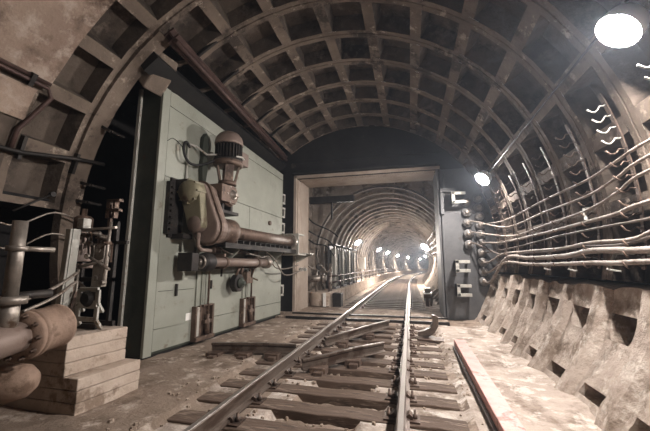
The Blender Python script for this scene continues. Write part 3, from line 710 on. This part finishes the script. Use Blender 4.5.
q = MB(); q.box((-3.76,3.02,1.74), (.1,.1,.12)); mp(q, 'switch_box', M['light_metal'], .008)
q = MB(); q.box((-3.9,3.1,1.58),(.13,.14,.14)); q.box((-3.88,3.1,1.4),(.17,.18,.22)); q.box((-3.86,3.08,1.24),(.24,.2,.06)); mp(q, 'gearbox', M['case'], .01)
q = MB(); q.rng((-3.6,3.05,1.0),(-3.45,3.12,1.5)); q.lathe((-3.53,3.05,1.42),(0,-1,0),[(.03,0),(.03,.03)],10); q.lathe((-3.53,3.05,1.1),(0,-1,0),[(.03,0),(.03,.03)],10); mp(q, 'slotted_plate', M['steel'], .006)
rq = random.Random(5)
for k in range(9):
    x = -3.82 + .055*k; z = 1.55 + rq.uniform(-.05,.08)
    q = MB(); q.lathe((x, 3.05, z), (0,-1,0), [(.028,0),(.028,.05),(.012,.055),(.012,.09)], 10); q.bar((x,3.08,z),(x+rq.uniform(-.03,.03),3.1,z-.22),.02,.02); mp(q, 'contact_finger', M['steel'] if k % 2 else M['rust'])
for a, b_ in (((-3.85,3.0,1.2),(-3.4,3.0,1.3)), ((-3.8,3.0,1.66),(-3.28,3.02,1.68)), ((-3.9,3.05,1.12),(-3.5,3.02,.9)), ((-3.72,2.98,.62),(-3.72,2.98,1.2)), ((-3.4,3.02,1.05),(-3.36,3.02,1.75)), ((-4.05,3.05,.95),(-3.8,3.0,.7)), ((-3.62,3.0,1.35),(-3.3,3.0,1.2)), ((-3.66,2.96,.75),(-3.72,2.98,.56))):
    q = MB(); q.tube([a, b_], .017, 7); q.lathe(a, (0,-1,0), [(.03,-.02),(.03,.03)], 10); mp(q, 'link_rod', M['steel'])
for z, m_ in ((1.86,'rust'), (1.98,'rust')):
    q = MB(); q.rng((-3.55,3.1,z-.05),(-3.5,3.16,z+.05)); q.rng((-3.45,3.1,z-.05),(-3.42,3.16,z+.05)); q.rng((-3.55,3.1,z+.03),(-3.36,3.16,z+.06)); q.rng((-3.53,3.12,z-.17),(-3.49,3.15,z)); mp(q, 'terminal_lug', M[m_])
# two bent brackets (square frames) at the foot
for z in (.66, .84):
    q = MB()
    for a, b_ in (((-3.6,2.93,z),(-3.34,2.93,z)), ((-3.34,2.93,z),(-3.34,2.93,z+.14)), ((-3.34,2.93,z+.14),(-3.6,2.93,z+.14)), ((-3.6,2.93,z+.14),(-3.6,2.93,z))): q.bar(a, b_, .05, .025, up=(0,1,0))
    q.bar((-3.6,2.93,z),(-3.64,3.02,z-.11),.04,.03); q.bar((-3.34,2.93,z),(-3.36,3.02,z-.11),.04,.03)
    mp(q, 'square_bracket', M['light_metal'], .004)
q = MB(); q.lathe((-3.47,3.0,.88), (0,-1,0), [(.1,0),(.1,.08),(.06,.09),(.06,.12)], 16); mp(q, 'roller', M['dark'])
q = MB(); q.bar((-3.74,2.9,.545),(-3.72,2.98,.95),.035,.03); q.box((-3.74,2.9,.57),(.12,.06,.05)); mp(q, 'foot_lever', M['rust'])
q = MB(); q.box((-3.98,2.86,.56),(.34,.2,.03)); q.box((-3.86,2.85,.59),(.06,.16,.06)); mp(q, 'bed_plate', M['dark'])

# ------------------------------------------------------------------ pipes at left
t = thing('flanged_pipe', 'thick rusty pipe with a bolted flange and an upright riser at the left edge', 'pipe', (-3.05, 2.0, -.16))
fo = Vector((-3.06, 2.06, .685)); ax = (Vector((-3.17, 2.48, .71)) - fo).normalized()
q = MB(); q.tube(smooth([fo - ax*.02, fo - ax*.5, (-2.97,1.35,.64), (-2.96,1.22,.5), (-2.96,1.2,-.17)]), .12, 18); q.build('pipe_body', M['case'], t, world=True)
q = MB(); q.lathe(fo, ax, [(.12,-.06),(.2,-.05),(.2,-.005),(.18,.0),(.18,.006),(.2,.01),(.2,.05),(.172,.06),(.185,.16),(.185,.27),(.195,.28),(.195,.31),(.16,.35),(.12,.38),(.0,.4)], 28); q.build('valve_body', M['pipe'], t, world=True)
a_ = ax.cross(Vector((0,0,1))).normalized(); b2 = ax.cross(a_)
for k in range(10):
    an_ = 2*PI*k/10; c = fo + (a_*math.cos(an_) + b2*math.sin(an_))*.172
    q = MB(); q.lathe(c, -ax, [(.018,.04),(.018,.065),(.01,.067),(.01,.095)], 6); q.build('bolt', M['rust'], t, world=True)
rs = fo - ax*.17
q = MB(); q.tube([rs + Vector((0,0,.05)), (rs.x,rs.y,1.0)], .07, 14); q.tube([(rs.x,rs.y,1.0),(rs.x,rs.y,1.6)], .05, 14); q.lathe((rs.x,rs.y,.95),(0,0,1),[(.11,0),(.11,.06)],18); q.lathe((rs.x,rs.y,1.36),(0,0,1),[(.07,0),(.07,.04)],14); q.build('riser', M['steel'], t, world=True)
q = MB(); q.tube([(rs.x-.05,rs.y+.0,1.38),(rs.x+.05,rs.y+.25,1.38)], .022, 10); q.build('cross_bar', M['steel'], t, world=True)
q = MB(); q.tube([(rs.x-.05,rs.y,1.0),(rs.x-.0,rs.y+.3,1.01)], .035, 10); q.build('handle_bar', M['dark'], t, world=True)
for zz in (-.04,.05): q = MB(); q.tube(smooth([(rs.x,rs.y+.1,.92+zz),(rs.x-.1,rs.y+.4,1.0+zz),(rs.x-.3,rs.y+.75,1.12+zz)]), .014, 6); q.build('small_pipe', M['steel'], t, world=True)
t = thing('capped_pipe', 'lower thick rusty pipe with slanted end in front of the stepped plinth', 'pipe', (-3.4, 2.25, .2))
q = MB(); q.tube(smooth([(-3.9,1.6,-.17),(-3.88,1.62,.1),(-3.75,1.75,.25),(-3.4,2.06,.27)]), .125, 18); q.build('pipe_body', M['case'], t, world=True)
q = MB(); q.lathe((-3.42,2.045,.27), (.62,.4,.03), [(.125,0),(.145,.02),(.15,.2),(.13,.3),(.07,.36),(.0,.37)], 20); q.build('end_cap', M['pipe'], t, world=True)
# dark conduit run on the left wall
t = thing('wall_conduit', 'dark steel conduit bending down the left wall below the smooth plaster', 'conduit', (-4.4, 2.7, 3.2))
q = MB()
P = [cp(y, 150.9, 3.53) for y in (-2, 1.5, 2.9)] + [cp(2.98, 152.5, 3.53), cp(2.93, 155, 3.53), cp(2.88, 158, 3.55), cp(2.8, 161, 3.55), cp(2.8, 166, 3.55)]
q.tube(P, .03, 8); q.tube([cp(y, 150.0, 3.55) for y in (-2, 1.5, 2.92)], .022, 8); q.build('conduit_pipe', M['beam'], t, world=True)
for y in (2.2, 2.7): q = MB(); q.bar(cp(y,149.3,3.52), cp(y,152,3.52), .05, .06); q.build('clip', M['dark'], t, world=True)
t = thing('wall_pipe', 'thin dark pipe running along the left lining into the jamb by the black niche', 'pipe', (-4.8, 3.3, 2.8))
q = MB(); q.tube([cp(2.0,166.0,3.52), cp(2.9,165.5,3.5), cp(3.5,163.5,3.5), cp(3.85,162.8,3.5), cp(4.0,162.5,3.5)], .03, 8); q.build('pipe_body', M['dark'], t, world=True)
for y in (2.9,3.6): q = MB(); q.bar(cp(y,162,3.55), cp(y,167,3.55), .04, .08); q.build('clip', M['dark'], t, world=True)
for i, (a, lab) in enumerate(((153.5,'upper'),(168.5,'middle'),(173,'lower'))):
    q = MB(); q.bar(cp(3.78,a,3.6), cp(3.80,a+.3,3.38), .05, .04); q.bar(cp(3.80,a+.3,3.38), cp(4.05,a+.3,3.40), .05, .035); tag(q.build('jamb_bracket', M['dark']), f'{lab} of three small dark brackets on the pale jamb of the niche', 'bracket', 'brackets on the niche jamb')
# wires at the left wall
for i, (a0, a1, lab) in enumerate(((177,181,'upper'),(182,186,'lower'))):
    q = MB(); q.tube(smooth([cp(2.4,a0,3.5), cp(2.9,a1,3.42), cp(3.4,a0,3.4), cp(3.9,a1-2,3.46)]), .013, 6); tag(q.build('wall_wire', M['steel']), f'{lab} of two slack wires on the dark left wall behind the pipes', 'wire', 'slack wires on the left wall')
# short struts on wall
q = MB(); q.tube([cp(2.9,178,3.4), cp(3.3,173,3.38)], .014, 6); q.lathe(cp(3.3,173,3.38), (1,0,0), [(.035,-.03),(.035,.03)], 10); tag(q.build('wall_rod', M['dark']), 'thin slanting rod with a round head on the left coffer', 'rod')
# ------------------------------------------------------------------ brackets, glands and cables at right
for i, (z, lab) in enumerate(((3.0,'upper'),(1.22,'middle'),(.62,'lower'))):
    t = thing('channel_bracket', f'{lab} of three pale square-hook brackets on the grey end wall panel', 'bracket', (1.3, 9.2, z), group='square hook brackets on the end wall')
    q = MB(); w, h = .17, .15
    q.rng((-w,-.28,-h), (w,-.22,-h+.075)); q.rng((-w,-.28,h-.075), (w,-.22,h)); q.rng((-w,-.28,-h), (-w+.08,-.22,h)); q.build('hook_frame', M['light_metal'], t, bevel=.006)
    q = MB(); q.rng((-w,-.22,-h), (-w+.05,.1,h)); q.rng((w-.05,-.22,-h),(w,.1,-h+.05)); q.rng((w-.05,-.22,h-.05),(w,.1,h)); q.build('arm', M['dark'], t)
q = MB(); q.rng((.86,9.1,3.2),(1.25,9.3,3.3)); q.rng((.95,9.15,3.3),(1.0,9.25,3.75)); q.rng((.86,9.15,2.6),(.95,9.3,3.2)); tag(q.build('lock_keeper', M['panel'], bevel=.01), 'dark grey keeper block at the upper right corner of the gate opening', 'bracket')
GL = [(1.52, 2.92-.285*i) for i in range(5)] + [(1.82, 3.0-.24*i) for i in range(10)] 
gcount = 0
def gland(x, z, lab, proto=[None]):
    global gcount
    if proto[0] is None:
        t = thing('cable_gland', lab, 'cable gland', (x, EY, z), group='round cable glands on the end wall')
        q = MB(); q.lathe((0,0,0), (0,-1,0), [(.118,-.02),(.118,.10),(.1,.125),(.06,.13)], 18); q.build('gland_body', M['glandgrey'], t)
        q = MB(); q.lathe((0,0,0), (0,-1,0), [(.06,.12),(.06,.16),(.03,.165)], 14); q.build('gland_nut', M['steel'], t); proto[0] = t
    else: t = copy_tree(proto[0])
    t.location = (x, EY, z); t['label'] = lab
for i, (x, z) in enumerate(GL):
    c, k = ('left', i) if i < 5 else (('middle', i-5) if i < 15 else ('right', i-15))
    gland(x, z, f'{ORD[k]} round cable gland from the top, {c} column, grey end wall')
CBL = [('topmost slim cable on the right wall hooks', .016, [(-1,8.9),(1.5,8.9),(3.3,8.6),(3.77,8.1),(4.39,7.3),(5.63,7.4),(7.79,7.0)], (1.82,2.28), 'cable'),
 ('second slim cable from the top on the right wall hooks', .016, [(-1,7),(1.5,7),(3.35,6.6),(3.84,5.5),(4.47,4.4),(5.73,4.5),(7.89,4.6)], (1.52,2.35), 'cable'),
 ('third slim cable from the top on the right wall hooks', .016, [(-1,5),(1.5,5),(3.4,4.6),(3.89,3.1),(4.53,1.7),(5.81,1.2),(7.69,1.0)], (1.52,2.065), 'cable'),
 ('fourth slim cable from the top on the right wall hooks', .022, [(-1,.5),(1.5,.5),(3.5,.2),(3.95,-.4),(4.56,-.6),(6.05,-.8),(8.4,-.5)], (1.82,1.8), 'cable'),
 ('fifth cable from the top, thin and dark, on the right wall hooks', .014, [(-1,-2),(1.5,-2),(3.53,-2.3),(4.13,-2.2),(5.32,-2.3),(7.09,-3.1),(8.4,-3.3)], (1.82,1.56), 'cabledark'),
 ('upper of the twin wavy cables above the thick pale cable on the right wall', .022, [(-1,-4),(1.5,-4),(3.3,-4.2),(3.52,-4.4),(3.79,-5.1),(4.53,-4.8),(5.33,-5.3),(6.8,-5.0),(8.35,-5.0)], (1.82,1.32), 'cable'),
 ('lower of the twin wavy cables above the thick pale cable on the right wall', .018, [(-1,-4.6),(1.5,-4.6),(3.3,-4.9),(3.6,-5.2),(3.9,-5.7),(4.3,-5.6),(4.75,-5.2),(5.6,-5.7),(6.8,-5.5),(8.3,-5.5)], (1.52,1.78), 'cabledark'),
 ('thickest pale cable on the right wall, sagging above the concrete infill', .036, [(-1,-7),(1.5,-7),(3.52,-6.9),(3.99,-6.6),(4.53,-6.4),(5.17,-7.1),(6.53,-7.1),(8.0,-6.6)], (1.82,.84), 'cable'),
 ('lowest pale cable on the right wall just above the concrete infill', .028, [(-1,-8.6),(1.5,-8.6),(3.52,-8.6),(3.98,-8.8),(4.52,-8.7),(5.32,-8.9),(6.51,-8.9),(8.1,-8.2)], (1.82,1.08), 'cable')]
for lab, rad, P, (gx, gz), m_ in CBL:
    rr_ = 3.47
    path = [cp(y, a, rr_) for y, a in P]
    path += [Vector((gx + .12, 9.0, gz + .01)), Vector((gx, EY - .165, gz))]
    q = MB(); q.tube(smooth(path, 6), rad, 10); tag(q.build('cable', M[m_]), lab, 'cable', 'cables on the right wall')
# hook stands, one per ring
def make_stand(bright):
    t = thing('hook_stand', '-', 'cable bracket', (0,0,0), group='cable hook stands on the right wall')
    o = Vector((CX, 0, CZ))
    q = MB()
    for j in range(14):
        a0, a1 = -9.5 + 2.1*j, -9.5 + 2.1*(j+1); q.bar(cp(0,a0,3.585)-o, cp(0,a1,3.585)-o, .012, .05, up=(0,1,0))
    q.build('stand_strip', M['rust'], t)
    for j, a in enumerate((-8.9,-7.2,-5.4,-3.0,-.8,1.2,3.4,5.5,7.8,10.0,11.9,13.9,16.0,18.0)):
        e = Vector((math.cos(R(a)),0,math.sin(R(a)))); n_ = Vector((-e.z,0,e.x)); b0 = cp(0,a,3.6)-o
        pts = [b0, b0 - e*.04 - n_*.012, b0 - e*.07 + n_*.0, b0 - e*.1 - n_*.03, b0 - e*.13 - n_*.045, b0 - e*.16 - n_*.03, b0 - e*.19 + n_*.012]
        q = MB(); q.tube(pts, .0085, 6); q.build('hook', M['light_metal'] if j > 9 and bright else M['rust'], t)
    return t
hs = make_stand(True); hs2 = make_stand(False)
for i, y in enumerate([3.0, 3.80, 4.57, 5.40, 6.2, 7.03, 7.85, 8.6]):
    o = hs if i == 0 else (copy_tree(hs) if i == 1 else (hs2 if i == 2 else copy_tree(hs2)))
    o.location = (CX, y, CZ); o['label'] = f'{ORD[i]} upright cable hook stand on the right wall, counted from the camera'
# bent flat brackets among the cables
for i, (y, a, lab) in enumerate(((4.12,-9.6,'nearest'),(5.0,-9.8,'second'),(5.8,-9.8,'third'))):
    q = MB(); q.bar(cp(y-.12,a+2.6,3.56), cp(y+.02,a+2.4,3.52), .04, .012); q.bar(cp(y+.02,a+2.4,3.52), cp(y+.0,a-.3,3.46), .04, .012); q.bar(cp(y,a-.3,3.46), cp(y-.22,a-.6,3.44), .04, .012)
    q.bar(cp(y-.12,a+2.6,3.56), cp(y-.12,a+2.6,3.9), .04, .012)
    tag(q.build('bent_strap', M['light_metal']), f'{lab} bent metal strap under the lowest cable on the right wall', 'bracket', 'bent straps under the cables')
q = MB(); q.bar(cp(4.75,2.6,3.55), cp(4.6,2.2,3.48), .04, .012); q.bar(cp(4.6,2.2,3.48), cp(4.55,-.2,3.46), .04, .012); q.bar(cp(4.75,2.6,3.55), cp(4.75,2.6,3.9), .04, .012); tag(q.build('bent_strap', M['light_metal']), 'bent flat strap between the third and fourth slim cable', 'bracket')
# long thin conduit high on the right vault leading to the lamps
q = MB(); q.tube([cp(-1,27,3.55), cp(3,26.5,3.55), cp(6,26,3.55), cp(8.2,25.5,3.55)], .014, 6); tag(q.build('lamp_conduit', M['dark']), 'thin dark conduit along the right vault between the two lamps', 'conduit')

# ------------------------------------------------------------------ lamps
def lamp(p, wall, label, far=False, r=.075, aim=(-.66,.0,-.75)):
    p = Vector(p); wall = Vector(wall)
    t = thing('tunnel_lamp', label, 'lamp', p, group='bare tunnel lamps')
    d = (wall - p); L_ = d.length; d.normalize()
    n_ = 10 if far else 16
    ax = Vector(aim).normalized()
    q = MB(); q.lathe(-ax*.03, ax, [(.02,-.04),(r*.55,-.02),(r*.9,.03),(r,.075),(r*.85,.12),(r*.5,.155),(0,.165)], n_); q.build('bulb', M['bulbfar' if far else 'bulb'], t)
    q = MB(); q.lathe((0,0,0), ax, [(.035,-.16),(.035,-.06)], 12); q.build('socket', M['white'], t)
    R_ = r*2.0
    q = MB(); q.lathe((0,0,0), ax, [(.03,-.075),(R_*.6,-.05),(R_*.88,.0),(R_*.97,.06),(R_,.125),(R_*1.02,.125),(R_*.99,.05),(R_*.9,-.01),(R_*.62,-.06),(.03,-.085)], 20); q.build('reflector', M['white'], t)
    q = MB(); e = -ax*.16; q.tube([e, e*.5 + d*(L_*.6), d*L_], .015, 7); q.lathe(d*L_, -d, [(.06,-.02),(.06,.03)], 10); q.build('arm', M['dark'], t)
lamp((1.86, 3.03, 3.30), cp(3.03, 26.5, 3.6), 'brightest bare lamp high on the right vault nearest the camera', r=.085)
lamp((1.78, 8.05, 3.30), cp(8.05, 26, 3.6), 'bright bare lamp above the cable glands by the end wall', r=.085, aim=(-.68,-.28,-.68))
for (X, Y, Z, wx, lab) in ((-3.05,19.5,2.65,-3.3,'nearest lamp on the left wall of the running tunnel beyond the gate'), (-2.95,31,2.75,-3.2,'second lamp on the left wall of the running tunnel'),
    (-3.0,39,2.75,-3.2,'third lamp on the left wall of the running tunnel'), (-3.0,50,2.7,-3.2,'fourth lamp on the left wall of the running tunnel'), (-3.0,63,2.7,-3.2,'fifth lamp on the left wall of the running tunnel'), (-3.0,80,2.7,-3.2,'farthest lamp on the left wall of the running tunnel'),
    (1.12,24,2.55,1.5,'large bright lamp on the right wall of the running tunnel'), (1.1,48,2.5,1.45,'farther lamp on the right wall of the running tunnel, where it curves')):
    lamp((X+off(Y), Y, Z), (wx+off(Y), Y, Z+.05), lab, far=True, r=(.16 if Y == 24 else .11), aim=((.6 if X < 0 else -.6), -.35, -.72))

# ------------------------------------------------------------------ things inside the running tunnel
for i in range(4):
    y = 13.0 + 1.5*i
    t = thing('relay_rack', f'{ORD[i]} tall grey relay rack with ribbed columns along the left tunnel wall beyond the gate', 'rack', (-2.98, y, .33), group='relay racks along the tunnel')
    q = MB(); q.rng((-.16,-.4,0), (-.12,.4,1.75)); q.rng((-.16,-.42,0),(-.1,-.38,1.75)); q.rng((.12,.38,0),(.16,.42,1.75)); q.rng((-.16,-.42,1.7),(.16,.42,1.75)); q.rng((-.16,-.42,0),(.16,.42,.08)); q.build('rack_frame', M['panel'], t)
    for k in range(3):
        q = MB(); yy = -.25 + .25*k
        q.lathe((.02, yy, .12), (0,0,1), [((.07 if j % 2 else .1), .04*j) for j in range(37)], 10); q.build('ribbed_column', M['light_metal'], t)
    q = MB(); q.rng((.08,-.37,.05),(.14,-.3,1.65)); q.build('side_strip', M['light_metal'], t)
q = MB(); q.rng((-3.3,21.6,1.0), (-2.86,21.9,1.75)); q.rng((-3.1,21.7,.33),(-3.0,21.8,1.0)); tag(q.build('white_cabinet', M['white'], bevel=.02), 'small white box on a post beyond the relay racks on the left walkway', 'cabinet')
t = thing('walkway_rail', 'dark double pipe rail along the edge of the left walkway beyond the gate', 'railing', (-2.6, 20, .33))
yy = [11.3 + 2*i for i in range(22)]
for z in (.62, .85): q = MB(); q.tube([at(-2.78, y, z) for y in yy], .028, 8); q.build('rail_pipe', M['beam'], t, world=True)
for y in yy[:12]: q = MB(); q.tube([at(-2.78, y, .33), at(-2.78, y, .88)], .022, 7); q.build('post', M['beam'], t, world=True)
# block and drum by the pillar
t = thing('concrete_counterweight', 'curved pale concrete counterweight block standing just behind the left portal pillar', 'block', (-2.98, 10.85, -.1))
q = MB(); q.prism([(.34*math.cos(R(a)), .22*math.sin(R(a))) for a in range(0, 360, 15)], (0,0,0), (1,0,0), (0,1,0), (0,0,.44)); q.build('block_body', M['plinth'], t, bevel=.02)
q = MB(); q.rng((.17,-.26,.0),(.26,-.2,.44)); q.build('pale_strip', M['white'], t)
q = MB(); q.rng((-2.6,11.05,-.15),(-2.3,11.4,.3)); tag(q.build('floor_box', M['dark'], bevel=.015), 'dark steel box on the floor right of the curved concrete counterweight', 'box')
# pipes and valve in the vestibule, left
t = thing('valve_cluster', 'cluster of grey valve pipes behind the left portal pillar', 'valve', (-3.35, 11.1, .6))
q = MB(); q.tube([(-3.55,11.0,.75),(-2.95,11.05,.8)], .12, 14); q.lathe((-2.95,11.05,.8),(1,.1,0),[(.17,0),(.17,.06),(.1,.07),(.1,.14)],16); q.build('valve_body', M['steel'], t, world=True)
q = MB(); q.tube(smooth([(-3.5,10.8,1.3),(-3.2,10.9,1.1),(-3.0,10.95,1.25),(-2.8,11.1,1.0),(-2.7,11.3,1.2)]), .03, 8); q.tube([(-3.2,11.2,-.15),(-3.2,11.2,1.5)], .05, 10); q.tube([(-2.8,11.6,-.15),(-2.8,11.6,1.3)], .06, 10); q.build('pipe_run', M['steel'], t, world=True)
q = MB(); q.lathe((-3.05,10.95,1.2),(.6,-.7,0),[(.1,0),(.12,.02),(.1,.04)],14); q.build('hand_wheel', M['dark'], t, world=True)
# slack wires in the vestibule
for i, (P, lab) in enumerate((([(-3.56,10.6,3.2),(-3.3,11.0,2.75),(-2.9,11.9,2.55),(-2.6,12.1,2.3)],'upper'), ([(-3.56,10.6,2.55),(-3.2,11.1,2.3),(-2.9,11.7,2.15),(-2.75,12.1,1.9)],'middle'), ([(-3.56,10.6,2.3),(-3.25,11.1,2.0),(-3.0,11.8,1.95),(-2.8,12.2,1.6)],'lower'))):
    q = MB(); q.tube(smooth(P), .025, 7); tag(q.build('slack_cable', M['black']), f'{lab} of three slack black cables hung behind the left portal pillar', 'cable', 'slack cables behind the portal')
q = MB(); q.rng((-3.6,11.5,3.55),(-1.9,11.7,3.78)); q.rng((-2.75,11.5,2.9),(-2.7,11.6,3.6)); tag(q.build('cross_beam', M['dark']), 'dark cross beam under the vestibule ceiling behind the portal lintel', 'beam')
# hoses between leaf and pillar
t = thing('pillar_bracket', 'grey steel shelf bracket projecting from the left portal pillar at the screw end', 'bracket', (-3.3, 9.2, 1.5))
q = MB(); q.rng((-3.45,8.95,1.55),(-2.75,9.28,1.59)); q.prism([(0,0),(.5,0),(0,-.25)], (-3.3,9.25,1.55), (1,0,0), (0,0,1), (0,.03,0)); q.rng((-3.32,9.1,1.59),(-3.28,9.3,2.05)); q.build('shelf', M['light_metal'], t, world=True, bevel=.005)
q = MB(); q.lathe((-3.12,9.27,1.12),(0,-1,0),[(.06,0),(.06,.06),(.03,.07)],12); q.lathe((-3.0,9.3,1.12),(0,-1,0),[(.05,0),(.05,.08)],12); q.build('roller', M['light_metal'], t, world=True)
# trackside clutter right beyond the portal
t = thing('trackside_post', 'rusty trackside switch post right of the track just beyond the gate', 'switch post', (.55, 12.4, -.19))
q = MB(); q.tube([(.55,12.4,-.19),(.55,12.4,.1)], .06, 10); q.box((.55,12.4,.16),(.24,.3,.14)); q.build('post_body', M['pipe'], t, world=True, bevel=.01)
q = MB(); q.tube(smooth([(.68,12.5,-.18),(.72,12.5,.1),(.8,12.6,.3),(.98,13,.35)]), .04, 8); q.build('hose', M['steel'], t, world=True)
q = MB(); q.rng((.5,14.2,-.19),(.85,15.2,.12)); q.rng((.55,14.4,.12),(.8,14.9,.3)); tag(q.build('trackside_box', M['light_metal'], bevel=.02), 'pale grey trackside box at the right of the track inside the tunnel', 'box')
for i, (y, z, lab) in enumerate(((13.5,2.62,'upper'),(13.8,2.42,'lower'))):
    q = MB(); q.lathe((1.0,y,z),(0,0,1),[(.03,0),(.07,.03),(.05,.08),(.07,.12),(.03,.16)],12); q.tube([(1.0,y,z+.16),(1.0,y,z+.3),(1.6,y,z+.32)],.02,6); tag(q.build('insulator', M['white']), f'{lab} of two white insulators on the right tunnel wall beyond the gate', 'insulator', 'white insulators beyond the gate')
for i in range(4):
    z = 2.9 - .3*i
    q = MB(); q.tube([at(TX + 2.45*math.cos(math.asin((z-TZ)/2.6)), y, z - .04*math.sin(y*1.3)) for y in [12.1 + 2*k for k in range(30)]], .03, 7); tag(q.build('tunnel_cable', M['cable']), f'{ORD[i]} cable from the top along the right wall of the running tunnel', 'cable', 'cables in the running tunnel')

# ------------------------------------------------------------------ world, view
w = bpy.data.worlds.new('world'); sc.world = w; w.use_nodes = True
bg = w.node_tree.nodes['Background']; bg.inputs[0].default_value = (.5,.42,.36,1); bg.inputs[1].default_value = .0
hv = w.node_tree.nodes.new('ShaderNodeVolumeScatter')          # thin bluish haze added to imitate lens glare around the lamps
hv.inputs['Color'].default_value = (.75,.85,1,1); hv.inputs['Density'].default_value = .0024; hv.inputs['Anisotropy'].default_value = .5
w.node_tree.links.new(hv.outputs[0], w.node_tree.nodes['World Output'].inputs['Volume'])
sc.view_settings.view_transform = 'Standard'; sc.view_settings.look = 'None'; sc.view_settings.exposure = 0.0; sc.view_settings.gamma = 1
sc.view_settings.use_curve_mapping = False
sc.cycles.use_denoising = True; sc.cycles.max_bounces = 8; sc.cycles.diffuse_bounces = 5; sc.cycles.sample_clamp_indirect = 6
